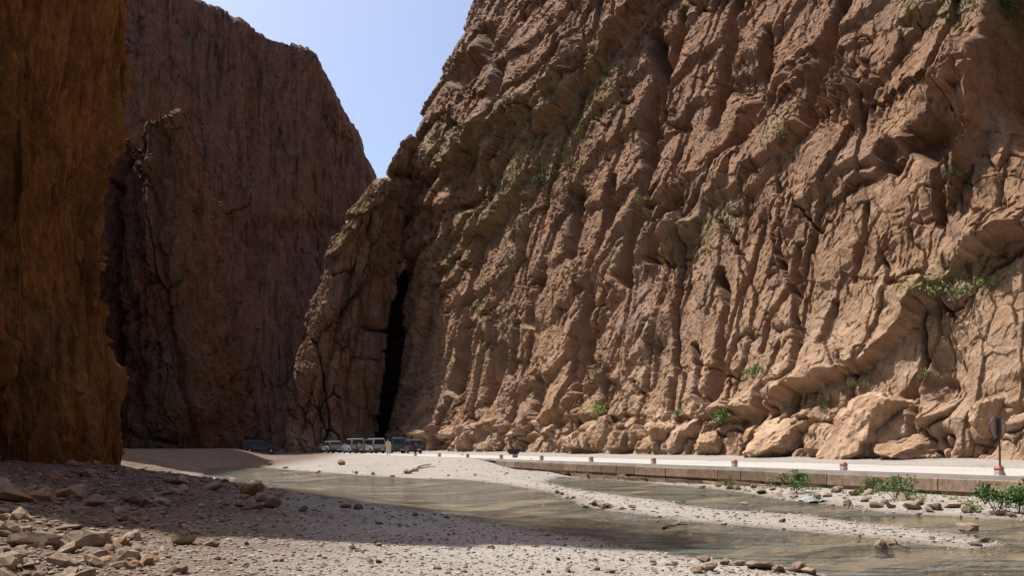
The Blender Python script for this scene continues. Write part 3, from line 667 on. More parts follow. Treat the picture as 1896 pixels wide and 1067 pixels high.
def part(name, bm, mat, parent, loc=(0, 0, 0), rot=(0, 0, 0), smooth_shade=False):
    o = link(name, mesh_of(name, bm, smooth_shade), mat, parent); o.location = loc; o.rotation_euler = rot; return o
def build_wall():
    root = empty('retaining_wall', (*road_xy(10, 0), 0.0), RZ_ROAD)
    tag(root, 'low stained stone wall holding up the pale road above the river', 'wall')
    # local x runs along the road, local y away from the cliff (toward the river)
    panels = [mesh_of('panel', box_bm(2.3, 0.5, 0.46, 0.018, 0)) for _ in range(1)]
    stones = [mesh_of('stone', box_bm(1, 1, 1, 0, 0.055, k, 1)) for k in range(6)]
    r = random.Random(4); t = -32.0
    while t < 37:
        L = r.uniform(1.5, 2.9)
        o = link('panel', panels[0], M['wall'], root); o.scale = ((L - 0.025) / 2.3, 1, r.uniform(0.96, 1.0)); o.location = (t + L / 2 - 10, 0.22 + r.uniform(-0.02, 0.03) - 0.25, 0.612)
        o.rotation_euler = (r.uniform(-0.02, 0.02), 0, r.uniform(-0.006, 0.006)); t += L
    for row, (z, hh, out) in enumerate([(0.30, 0.24, 0.10), (0.09, 0.30, 0.24)]):
        t = -32.0
        while t < (34 if row == 0 else 27):
            L = r.uniform(0.7, 1.9)
            o = link('stone', stones[r.randrange(6)], M['wall'], root); o.scale = (L - 0.02, 0.6, hh * r.uniform(0.9, 1.12))
            o.location = (t + L / 2 - 10, out - 0.28 + r.uniform(-0.06, 0.08), z + r.uniform(-0.02, 0.02)); o.rotation_euler = (r.uniform(-0.05, 0.05), r.uniform(-0.02, 0.02), r.uniform(-0.04, 0.04)); t += L
build_wall()

# ------------------------------------------------------------------ rocks
def rock_mesh(name, seed, sub=3, planes=16, rough=0.10, sharp=14.0, squash=(1, 1, 1)):
    bm = bmesh.new(); bmesh.ops.create_icosphere(bm, subdivisions=sub, radius=1.0)
    co = np.array([v.co[:] for v in bm.verts]); g = np.random.default_rng(seed)
    nrm = g.normal(size=(planes, 3)); nrm /= np.linalg.norm(nrm, axis=1, keepdims=True); dd = g.uniform(0.55, 1.0, planes)
    dots = np.maximum(co @ nrm.T, 1e-3); r = ((dots / dd) ** sharp).sum(1) ** (-1 / sharp)
    r = np.minimum(r, 1.5)
    x, y, z = (co * r[:, None]).T
    r = r * (1 + rough * fbm(x * 1.6 + seed * 3.1, y * 1.6, z * 1.6, 5, seed, 0.58) )
    P = co * r[:, None] * np.array(squash)
    for v, p in zip(bm.verts, P): v.co = p
    return mesh_of(name, bm)
ROCKS = [rock_mesh('rock', 10 + k, 2, 9 + k % 4, 0.14, 20, (1, 0.8, 0.62)) for k in range(10)]
def with_mat(meshes, mat):
    out = []
    for m in meshes:
        c = m.copy(); c.materials.clear(); c.materials.append(mat); out.append(c)
    return out
R_PALE, R_DARK, R_BROWN, R_BIG = [with_mat(ROCKS, M[k]) for k in ('rubble', 'stone_dark', 'stone_brown', 'boulder')]
def place_rock(meshes, x, y, size, label, group=None, name='rock', sink=0.3, zs=1.0, cat='rock', z=None):
    o = bpy.data.objects.new(name, meshes[random.randrange(len(meshes))]); COL.objects.link(o)
    o.scale = (size * random.uniform(.75, 1.2) / 2, size * random.uniform(.75, 1.15) / 2, size * zs * random.uniform(.7, 1.1) / 2)
    zg = ground_z(x, y) if z is None else z
    o.location = (x, y, zg + o.scale[2] * 0.62 * (1 - 2 * sink)); o.rotation_euler = (random.uniform(-.3, .3), random.uniform(-.3, .3), random.uniform(0, 6.28))
    return tag(o, label, cat, group)
def px_ground(u, v):
    """where the line of sight through a pixel of the photograph meets the ground."""
    z = 0.0
    for _ in range(12):
        x, y = ground_pt(u, v, z); z = 0.5 * z + 0.5 * max(ground_z(x, y), -0.02)
    return ground_pt(u, v, z)
# rubble on the left bank: where the sun reaches and in the cliff's shade
for k in range(165):
    u = random.uniform(-40, 460) * random.uniform(0.5, 1.0); v = random.uniform(948, 1085)
    if u > 250 and random.random() < 0.5: continue
    x, y = px_ground(u, v); near_big = random.random() ** 2.2
    tone = 'pale' if random.random() < 0.8 else 'brown'; sz = 0.08 + 0.34 * near_big; big = 'small' if sz < 0.16 else 'middling'
    place_rock(R_PALE if tone == 'pale' else R_BROWN, x, y, sz, f'{big} {tone} rough rock lying in the sunlit rubble on the left bank', f'{big} {tone} rubble in the sun')
for k in range(120):
    u = random.uniform(-30, 520); v = random.uniform(862, 940)
    if v < 880 and u > 260: continue
    x, y = px_ground(u, v)
    tone = 'pale' if random.random() < 0.6 else 'brown'; sz = 0.16 + 0.62 * random.random() ** 2; big = 'small' if sz < 0.32 else 'large'
    place_rock(R_PALE if tone == 'pale' else R_BROWN, x, y, sz, f'{big} {tone} rough rock lying on the shaded bank below the left cliff', f'{big} {tone} rubble in the shade')
for u, v, sz in [(40, 968, .75), (150, 955, .62), (165, 1015, .85), (235, 968, .55), (60, 1015, .7), (340, 1008, .5), (120, 1050, .6), (230, 1040, .5), (20, 1050, .6)]:
    x, y = px_ground(u, v); place_rock(R_PALE, x, y, sz * 0.8, 'large pale angular block standing out of the sunlit rubble', 'large blocks in the rubble', zs=0.9)
# stones along the river
def stones_px(lst, meshes, label, group):
    for u, v, sz in lst:
        x, y = px_ground(u, v); place_rock(meshes, x, y, sz, label, group, name='stone', sink=0.2, cat='stone', z=-0.03 if 'in the river' in group else None)
stones_px([(1085, 942, .35), (1112, 940, .3), (1128, 942, .32), (1150, 944, .26), (1170, 941, .3), (1060, 925, .25), (1265, 920, .3), (1300, 905, .35), (1350, 907, .4), (1383, 938, .28)], R_PALE, 'pale stone on the gravel bar edge between the two channels', 'pale stones on the bar')
stones_px([(1103, 938, .28), (1118, 942, .34), (1030, 915, .28), (1040, 917, .26), (1365, 908, .3), (1810, 1012, .25), (1822, 1005, .28), (1635, 1020, .22), (1182, 962, .2), (1448, 968, .22)], R_DARK, 'dark wet stone at the water edge of the gravel bar', 'dark stones on the bar')
stones_px([(1550, 913, .55), (1610, 916, .5), (1580, 918, .5), (1410, 915, .45), (1440, 920, .4), (1470, 922, .4), (1530, 921, .4), (1570, 938, .45), (1620, 941, .5), (1650, 942, .4), (1690, 944, .55), (1730, 945, .5), (1760, 940, .45), (1670, 925, .5), (1720, 948, .4), (1790, 950, .4), (1850, 955, .35), (1600, 930, .4), (1395, 905, .35), (1430, 908, .35), (1640, 935, .35), (1700, 935, .4), (1875, 958, .3), (1330, 902, .3)],
          R_PALE, 'pale stone on the narrow bank at the foot of the road wall', 'stones below the road wall')
stones_px([(1305, 1042, .28), (1342, 1046, .25), (1370, 1048, .24), (1392, 1052, .3), (1420, 1055, .3), (1440, 1060, .24), (1475, 1060, .34), (1313, 1058, .3), (1290, 1062, .26), (1500, 1064, .25), (1250, 1048, .16)], R_PALE, 'small pale stone on the near gravel shore of the river', 'stones on the near shore')
stones_px([(1630, 1018, .34), (1795, 985, .45), (1380, 936, .3)], R_PALE, 'pale stone standing alone in the shallow river', 'stones in the river')
stones_px([(700, 972, .22), (640, 942, .42), (665, 944, .36), (828, 960, .2), (770, 957, .2), (500, 942, .55), (470, 945, .5), (560, 948, .3)], R_DARK, 'dark stone on the shaded gravel by the river', 'dark stones in the shade')
x, y = px_ground(633, 862); place_rock(R_BROWN, x, y, 0.75, 'brown upright rock alone on the bright gravel below the cars', None, zs=1.5, sink=0.1)
stones_px([(755, 878, .8), (770, 874, .5)], R_BROWN, 'brown rock beside driftwood on the gravel ramp', 'rocks by the driftwood')
stones_px([(660, 878, .4), (690, 880, .45), (725, 884, .35), (590, 876, .4), (855, 845, .5), (985, 865, .3), (1010, 868, .25), (938, 878, .25), (880, 880, .3), (830, 882, .3), (500, 862, .5), (530, 868, .5)], R_BROWN, 'small brown stone scattered on the bright gravel ramp', 'stones on the ramp')
for k in range(60):
    u = random.uniform(450, 1500); v = random.uniform(1005, 1064)
    if v < 1000 + (u - 1080) * 0.155 + 14: continue
    x, y = px_ground(u, v)
    tone, ms = random.choice([('pale', R_PALE), ('pale', R_PALE), ('brown', R_BROWN), ('dark grey', R_DARK)])
    place_rock(ms, x, y, random.uniform(.07, .17), f'fist-sized {tone} stone on the sunlit gravel by the river', f'fist-sized {tone} stones', name='stone', cat='stone')

# boulders at the foot of the sunlit cliff
BIG = [rock_mesh('boulder', 70 + k, 5, 24 + k % 5, 0.20, 60) for k in range(6)]
for m in BIG: m.materials.append(M['boulder'])
def boulder(u, v, wpx, hpx, k, label, ahead=1.0, roll=0.0):
    t = float(base_t(u)); x, y = C0 + t * RD - RN * (ahead * 0.45 - 0.55)
    pxm = F / y; o = bpy.data.objects.new('boulder', BIG[k]); COL.objects.link(o)
    W, Hh = wpx / pxm, hpx / pxm
    o.scale = (W * 0.56, W * 0.44, Hh * 0.56); o.location = (x, y, CAMZ + (HV - v) / pxm); o.rotation_euler = (0, roll, 0.3 * k)
    return tag(o, label, 'boulder', 'boulders at the foot of the cliff')
for u, v, wp, hp, k, lab, ah, ro in [
    (1605, 785, 160, 135, 0, 'largest pink boulder under the diagonal overhang of the sunlit cliff', 0.8, -0.45),
    (1692, 836, 150, 58, 1, 'long low orange boulder lying beside the largest pink boulder', 1.9, -0.12),
    (1445, 815, 150, 84, 2, 'sloping pink slab at the cliff foot beside the largest boulder', 0.8, -0.5),
    (1530, 835, 80, 60, 3, 'small orange boulder wedged between the sloping slab and largest boulder', 1.6, -0.3),
    (1225, 815, 84, 92, 4, 'upright squat boulder split from the cliff by a dark joint', 0.8, -0.2),
    (1320, 825, 90, 66, 5, 'rounded pink boulder at the cliff foot next to the sloping slab', 0.9, -0.3),
    (1120, 815, 74, 82, 1, 'leaning boulder at the cliff foot under the lime green bush', 0.8, -0.4),
    (1060, 826, 60, 56, 3, 'low knobbly boulder at the cliff foot behind the dark trough', 0.8, -0.2),
    (1820, 770, 70, 80, 2, 'brown boulder perched on the cliff foot above the road sign', 0.2, 0.3)]:
    boulder(u, v, wp, hp, k, lab, ah, ro)

# ------------------------------------------------------------------ loose gravel (uncountable)
def build_pebbles():
    g = np.random.default_rng(3); n = 26000
    u = g.uniform(-60, 1960, n); v = HV + 14 + (g.uniform(0, 1, n) ** 0.8) * 300
    y = F * 1.75 / (v - HV); x = (u - CU) / F * y
    z, sd, near = height(x, y); t, p = road_tp(x, y)
    keep = (sd > -0.5) & (p < -0.5) & (y < 75); x, y, z, near = x[keep], y[keep], z[keep], near[keep]; n = len(x)
    rub = near * sstep(-2.0, -8, x + 0.25 * (y - 12))
    size = (0.012 + 0.028 * g.uniform(0, 1, n) ** 3) * (1 + 0.7 * rub) * np.clip(y / 14, 0.8, 2.2)
    bm = bmesh.new(); bmesh.ops.create_icosphere(bm, subdivisions=1, radius=1)
    bv = np.array([q.co[:] for q in bm.verts]); bf = np.array([[q.index for q in f.verts] for f in bm.faces]); bm.free()
    bv = bv[:]; nb = len(bv)
    ang = g.uniform(0, 6.28, n); sc = np.stack([size * g.uniform(.8, 1.6, n), size * g.uniform(.7, 1.2, n), size * g.uniform(.4, .9, n)], -1)
    jit = 1 + 0.45 * (g.random((n, nb)) - 0.5)
    L = bv[None] * jit[..., None] * sc[:, None]
    ca, sa = np.cos(ang)[:, None], np.sin(ang)[:, None]
    V = np.stack([L[..., 0] * ca - L[..., 1] * sa + x[:, None], L[..., 0] * sa + L[..., 1] * ca + y[:, None], L[..., 2] + (z + sc[:, 2] * 0.25)[:, None]], -1)
    Fc = (bf[None] + (np.arange(n) * nb)[:, None, None]).reshape(-1, 3)
    me = fast_mesh('gravel', V.reshape(-1, 3), Fc); tint = np.repeat(g.random(n) * (1 - 0.5 * rub), nb)
    at = me.attributes.new('tint', 'FLOAT', 'POINT'); at.data.foreach_set('value', tint.astype(np.float32))
    m, tr, b = nodes_of('pebble'); col = ramp(tr, attr(tr, 'tint'), [(0.0, (0.10, 0.066, 0.044)), (0.3, (0.22, 0.165, 0.122)), (0.7, (0.36, 0.32, 0.28)), (1.0, (0.48, 0.45, 0.41))])
    tr.links.new(col, b.inputs['Base Color']); b.inputs['Roughness'].default_value = 0.9
    tag(link('loose_gravel', me, m), 'loose pebbles strewn over the gravel banks', 'gravel', kind='stuff')
build_pebbles()

# ------------------------------------------------------------------ plants
def foliage_mesh(name, seed, n, rad, leaf, squash=0.8, upright=0.0, clumps=7):
    g = np.random.default_rng(seed)
    cc = g.normal(size=(clumps, 3)) * np.array([0.55, 0.55, 0.38 * squash]) * rad; cc[:, 2] = np.abs(cc[:, 2]) + rad * 0.45 * squash
    cr = rad * g.uniform(0.22, 0.5, clumps)
    k = g.integers(0, clumps, n); d = g.normal(size=(n, 3)); d /= np.linalg.norm(d, axis=1, keepdims=True)
    c = cc[k] + d * (cr[k] * g.uniform(0.3, 1.05, n))[:, None]; c[:, 2] = np.maximum(c[:, 2], 0.02)
    a = d + g.normal(size=(n, 3)) * 0.7 + np.array([0, 0, upright]); a /= np.linalg.norm(a, axis=1, keepdims=True)
    b_ = np.cross(a, g.normal(size=(n, 3))); b_ /= np.linalg.norm(b_, axis=1, keepdims=True)
    L = leaf * g.uniform(.6, 1.3, n)[:, None]; W = L * 0.28
    nn = np.cross(a, b_)
    V = np.stack([c, c + a * L * .5 + b_ * W + nn * L * .08, c + a * L, c + a * L * .5 - b_ * W + nn * L * .08], 1).reshape(-1, 3)
    return fast_mesh(name, V, np.arange(4 * n).reshape(n, 4)), cc
def stem_bm(cc, r):
    bm = bmesh.new()
    for c in cc:
        p0, p1 = Vector((0, 0, -0.1)), Vector(c.tolist()); ax = p1 - p0; q = ax.to_track_quat('Z', 'Y').to_matrix().to_4x4()
        bmesh.ops.create_cone(bm, cap_ends=True, segments=5, radius1=r, radius2=r * .35, depth=ax.length, matrix=Matrix.Translation((p0 + p1) / 2) @ q)
    return bm
def plant(name, loc, rad, mat, label, cat, seed, n=420, leaf=None, squash=0.9, group=None, upright=0.3):
    root = empty(name, loc, random.uniform(0, 6))
    me, cc = foliage_mesh('foliage', seed, n, rad, leaf or rad * 0.16, squash, upright)
    link('foliage', me, M[mat], root); part('stem', stem_bm(cc, rad * 0.03), M['bark'], root)
    return tag(root, label, cat, group)
for i, (u, v, hp, mt, lab) in enumerate([
    (1472, 914, 34, 'leaf', 'bright green leafy bush at the wall foot among pale stones'),
    (1662, 925, 36, 'leaf', 'dense dark green bush at the wall foot beside the sand mound'),
    (1848, 950, 50, 'leaf', 'largest green bush on the bank below the road sign'),
    (1888, 952, 38, 'leaf', 'green bush on the bank next to the largest bush'),
    (1512, 930, 14, 'leaf_lime', 'low bright green plant by the pale plastic sheet'),
    (1612, 912, 26, 'leaf_dry', 'pale feathery weed against the wall beside the dense bush'),
    (1430, 902, 18, 'leaf_dry', 'small weed against the wall beside the bright leafy bush'),
    (1350, 905, 16, 'leaf_dry', 'thin olive weed at the start of the stony bank'),
    (1590, 918, 12, 'leaf_lime', 'low yellow green plant between two round stones'),
    (1800, 948, 16, 'leaf_lime', 'pale green creeping plant beside the largest bush')]):
    x, y = px_ground(u, v); r = hp / F * y * 0.75
    plant('bush', (x, y, ground_z(x, y) - 0.02), r, mt, lab, 'bush', 40 + i, n=700 if hp > 25 else 260, leaf=max(0.07, r * 0.18), squash=1.35)
def on_cliff(u, v):
    q = (RIGHT_OBJ['u'] - u) ** 2 + (RIGHT_OBJ['v'] - v) ** 2; q = np.where(q < 9, RIGHT_OBJ['P'][..., 1], 1e6 + q)
    i = np.unravel_index(np.argmin(q), q.shape); return RIGHT_OBJ['P'][i]
for i, (u, v, hp, mt, lab) in enumerate([
    (1117, 776, 40, 'leaf_lime', 'round lime green bush on the ledge above the leaning boulder'),
    (1341, 782, 42, 'leaf', 'upright green shrub on the ledge above the rounded pink boulder'),
    (1262, 778, 26, 'leaf_dry', 'thin grey green shrub on the ledge above the squat boulder'),
    (1397, 698, 34, 'leaf', 'small green shrub growing from a crack above the sloping slab'),
    (1765, 568, 62, 'leaf_dry', 'biggest grey green shrub on the diagonal ledge of the cliff'),
    (1715, 556, 40, 'leaf_dry', 'shrub on the diagonal ledge touching the biggest shrub low side'),
    (1830, 530, 30, 'leaf_lime', 'yellow green shrub on the diagonal ledge above the biggest shrub'),
    (1588, 716, 24, 'leaf_dry', 'silvery shrub at the top of the largest pink boulder'),
    (1712, 705, 28, 'leaf_dry', 'silvery shrub in the hollow above the long orange boulder'),
    (1705, 793, 24, 'leaf_dry', 'small tuft sprouting above the long orange boulder'),
    (1520, 755, 20, 'leaf_dark', 'small dark shrub on the ledge beside the sloping slab'),
    (1868, 30, 50, 'leaf_dark', 'dark shrub high on the cliff over the deep alcove'),
    (1448, 265, 32, 'leaf_dry', 'yellowish shrub high on the cliff below the fluted rock'),
    (1018, 345, 40, 'leaf_dark', 'dark grey shrub high on the grassy diagonal ledge'),
    (1190, 380, 22, 'leaf_lime', 'yellow green tuft inside the long vertical crack'),
    (1760, 330, 26, 'leaf_dark', 'dark tuft hanging below the deep alcove'),
    (1155, 610, 18, 'leaf_dry', 'small tuft in the middle of the sunlit face'),
    (1104, 690, 16, 'leaf_dry', 'small tuft above the round lime green bush')]):
    p = on_cliff(u, v); r = hp / F * float(p[1]) * 0.62
    plant('shrub', (float(p[0]) - 0.1, float(p[1]) - 0.15, float(p[2]) - 0.05), r, mt, lab, 'shrub', 80 + i, n=420, leaf=max(0.08, r * 0.17))
for i, (u, v, hp, lab) in enumerate([(275, 832, 26, 'dark bush in deep shade at the foot of the spur'), (110, 850, 34, 'dark bush in the shaded corner of the left cliff')]):
    y = 100.0 if i == 0 else 36.5; x = (u - CU) / F * y; r = hp / F * y * 0.6
    plant('bush', (x, y, ground_z(x, y)), r, 'leaf_dark', lab, 'bush', 120 + i, n=500)
def build_ledge_grass():
    g = np.random.default_rng(12); vg = RIGHT_OBJ['veg'].ravel(); P = RIGHT_OBJ['P'].reshape(-1, 3)
    idx = np.nonzero(vg > 0.35)[0]; idx = g.choice(idx, 2600, p=vg[idx] / vg[idx].sum())
    c = P[idx]; n = len(c); nb = 5
    sz = np.clip(c[:, 1] / 260, 0.12, 0.42) * g.uniform(.5, 1.2, n)
    a = g.normal(size=(n, nb, 3)) * 0.7 + np.array([-0.4, -0.3, 0.9]); a /= np.linalg.norm(a, axis=2, keepdims=True)
    b_ = np.cross(a, g.normal(size=(n, nb, 3))); b_ /= np.linalg.norm(b_, axis=2, keepdims=True)
    s_ = sz[:, None, None]; o = c[:, None] - a * 0.1
    V = np.stack([o - b_ * s_ * .22, o + b_ * s_ * .22, o + a * s_], 2).reshape(-1, 3)
    me = fast_mesh('ledge_grass', V, np.arange(len(V)).reshape(-1, 3))
    tag(link('ledge_grass', me, M['leaf_dry']), 'dry grass clinging to the ledges of the sunlit cliff', 'grass', kind='stuff')
build_ledge_grass()
def build_bank_grass():
    g = np.random.default_rng(31); n = 900
    t = g.uniform(-14, 24, n); p = -0.45 - 3.2 * g.uniform(0, 1, n) ** 1.6
    x, y = N0[0] + t * RD[0] + p * RN[0], N0[1] + t * RD[1] + p * RN[1]
    keep = (fbm(x / 1.6, y / 1.6, 0, 3, 88) > 0.02); x, y = x[keep], y[keep]
    z = np.array([ground_z(a, b) for a, b in zip(x, y)]); ok = z > 0.03; x, y, z = x[ok], y[ok], z[ok]; n = len(x); nb = 7
    a = g.normal(size=(n, nb, 3)) * 0.45 + np.array([0, 0, 1.0]); a /= np.linalg.norm(a, axis=2, keepdims=True)
    b_ = np.cross(a, g.normal(size=(n, nb, 3))); b_ /= np.linalg.norm(b_, axis=2, keepdims=True)
    s_ = (0.10 + 0.16 * g.random((n, nb)))[..., None]; o = np.stack([x, y, z - 0.01], -1)[:, None] + g.normal(size=(n, nb, 3)) * np.array([.04, .04, 0])
    V = np.stack([o - b_ * .012, o + b_ * .012, o + a * s_], 2).reshape(-1, 3)
    me = fast_mesh('bank_grass', V, np.arange(len(V)).reshape(-1, 3))
    tag(link('bank_grass', me, M['leaf_lime']), 'sparse yellow green grass on the bank below the road wall', 'grass', kind='stuff')
build_bank_grass()

# ------------------------------------------------------------------ bollards, sign, trough
def cyl_bm(r, h, seg=16, r2=None, bev=0.0):
    bm = bmesh.new(); bmesh.ops.create_cone(bm, cap_ends=True, segments=seg, radius1=r, radius2=r if r2 is None else r2, depth=h, matrix=Matrix.Translation((0, 0, h / 2))); return bm
def bollard_meshes():
    a = box_bm(0.24, 0.24, 0.20, 0.03); b = box_bm(0.27, 0.27, 0.13, 0.035)
    for v in b.verts:
        if v.co.z > 0: v.co.x *= 0.72; v.co.y *= 0.72
    A, B = mesh_of('post', a), mesh_of('cap', b); A.materials.append(M['bollard']); B.materials.append(M['bollard_red']); return A, B
BA, BB = bollard_meshes()
inv0 = 1 / (1842 - 200.0); step = 0.000129
labs = ['red capped bollard on the road edge touching the sign foot', 'first red capped bollard along the road from the sign', 'second red capped bollard along the road from the sign', 'third red capped bollard along the road from the sign',
        'fourth red capped bollard along the road from the sign', 'fifth bollard along the road from the sign, before the trough', 'bollard on the road edge right beside the dark trough', 'first bollard past the dark trough toward the cars', 'second bollard past the dark trough toward the cars', 'bollard on the road edge closest to the dark parked cars']
for k in range(10):
    u = 200 + 1 / (inv0 + k * step); t = 0.0
    r_ = (u - CU) / F; t = (N0[0] - r_ * N0[1]) / (r_ * RD[1] - RD[0])
    x, y = road_xy(t, 0.22)
    root = empty('bollard', (x, y, 1.0), RZ_ROAD + random.uniform(-.08, .08))
    o = link('post', BA, None, root); o.location = (0, 0, 0.095); o = link('cap', BB, None, root); o.location = (0, 0, 0.258)
    tag(root, labs[k], 'bollard', 'bollards along the road edge')
def build_sign():
    r_ = (1838 - CU) / F; t = (N0[0] - r_ * N0[1]) / (r_ * RD[1] - RD[0]); x, y = road_xy(t - 0.1, 0.25)
    root = empty('road_sign', (x, y, 1.0), math.radians(22)); root.rotation_euler = (0, math.radians(-2.0), math.radians(22))
    tag(root, 'round road sign seen from behind on a thin rusty post', 'sign')
    part('post', cyl_bm(0.032, 1.95, 12), M['rust'], root)
    part('footing', cyl_bm(0.17, 0.16, 16, 0.12), M['concrete'], root)
    bm = cyl_bm(0.38, 0.022, 40); bmesh.ops.rotate(bm, matrix=Matrix.Rotation(math.pi / 2, 3, 'X'), verts=bm.verts)
    part('disc', bm, M['sign_back'], root, (0, 0.062, 1.62))
    bm = bmesh.new(); segs = 40
    ring = []
    for i in range(segs):
        a = 2 * math.pi * i / segs; ring.append([bm.verts.new((math.cos(a) * rr, yy, math.sin(a) * rr)) for rr, yy in ((0.372, 0.0), (0.395, -0.006), (0.395, 0.03), (0.372, 0.03))])
    for i in range(segs):
        for j in range(4): bm.faces.new((ring[i][j], ring[(i + 1) % segs][j], ring[(i + 1) % segs][(j + 1) % 4], ring[i][(j + 1) % 4]))
    part('rim', bm, M['sign_dark'], root, (0, 0.04, 1.62))
    part('bracket', box_bm(0.13, 0.03, 0.66, 0.008), M['sign_dark'], root, (-0.02, -0.045, 1.62))
build_sign()
def build_trough():
    x, y = ground_pt(951, 848, 1.0); root = empty('trough', (x, y, 1.0), math.radians(6))
    tag(root, 'black metal trough on a stubby grey foot at the road edge', 'trough')
    bm = box_bm(1.05, 0.5, 0.44, 0)
    for v in bm.verts:
        if v.co.z < 0: v.co.x *= 0.72; v.co.y *= 0.7
    top = max(bm.faces, key=lambda f: f.calc_center_median().z); r = bmesh.ops.inset_region(bm, faces=[top], thickness=0.04)
    bmesh.ops.translate(bm, vec=(0, 0, -0.3), verts=top.verts)
    part('basin', bm, M['black'], root, (0, 0, 0.50))
    part('foot', box_bm(0.42, 0.36, 0.28, 0.03), M['concrete'], root, (0.12, 0, 0.14))
    bm = bmesh.new()
    for sx in (-1, 1):
        bmesh.ops.create_cone(bm, cap_ends=True, segments=8, radius1=.015, radius2=.015, depth=0.5, matrix=Matrix.Translation((sx * 0.5, 0, 0.72)) @ Matrix.Rotation(math.pi / 2, 4, 'X'))
    part('handle', bm, M['black'], root)
build_trough()

# ------------------------------------------------------------------ cars
def extrude_profile(pts, width, ytop, zbelt, ztop, bev=0.05):
    """side outline (x, z) run across the car, the cabin drawn in above the waistline."""
    bm = bmesh.new()
    def yy(z): return width / 2 - max(0.0, (z - zbelt) / (ztop - zbelt)) * ytop
    L = [bm.verts.new((x, yy(z), z)) for x, z in pts]; Rr = [bm.verts.new((x, -yy(z), z)) for x, z in pts]
    bm.faces.new(L[::-1]); bm.faces.new(Rr)
    for i in range(len(pts)):
        j = (i + 1) % len(pts); bm.faces.new((L[i], L[j], Rr[j], Rr[i]))
    bmesh.ops.recalc_face_normals(bm, faces=bm.faces)
    ed = [e for e in bm.edges if abs(e.verts[0].co.y - e.verts[1].co.y) < 0.3 and min(v.co.z for v in e.verts) > 0.3 and not any(0.40 < v.co.z < 0.79 and abs(abs(v.co.x) - 1.4) < 0.42 for v in e.verts)]
    bmesh.ops.bevel(bm, geom=ed, offset=bev, segments=2, affect='EDGES')
    return bm
def quad_bm(ps, th, nrm):
    bm = bmesh.new(); n = Vector(nrm).normalized() * th
    a = [bm.verts.new(Vector(p)) for p in ps]; b = [bm.verts.new(Vector(p) + n) for p in ps]
    bm.faces.new(a[::-1]); bm.faces.new(b)
    for i in range(len(ps)):
        j = (i + 1) % len(ps); bm.faces.new((a[i], a[j], b[j], b[i]))
    bmesh.ops.recalc_face_normals(bm, faces=bm.faces); return bm
def tyre_bm(r, w, inner=0.62):
    bm = bmesh.new(); seg = 28; prof = [(r * inner, -w / 2), (r * 0.93, -w / 2), (r, -w / 2 + 0.03), (r, w / 2 - 0.03), (r * 0.93, w / 2), (r * inner, w / 2)]
    ring = []
    for i in range(seg):
        a = 2 * math.pi * i / seg; ring.append([bm.verts.new((math.cos(a) * q, yv, math.sin(a) * q)) for q, yv in prof])
    n = len(prof)
    for i in range(seg):
        for j in range(n): bm.faces.new((ring[i][j], ring[(i + 1) % seg][j], ring[(i + 1) % seg][(j + 1) % n], ring[i][(j + 1) % n]))
    bmesh.ops.recalc_face_normals(bm, faces=bm.faces); return bm
def rim_bm(r, w):
    bm = bmesh.new(); bmesh.ops.create_cone(bm, cap_ends=True, segments=24, radius1=r, radius2=r, depth=w, matrix=Matrix.Rotation(math.pi / 2, 4, 'X'))
    for f in [f for f in bm.faces if len(f.verts) > 4]: bmesh.ops.inset_region(bm, faces=[f], thickness=r * 0.45, depth=-0.03)
    return bm
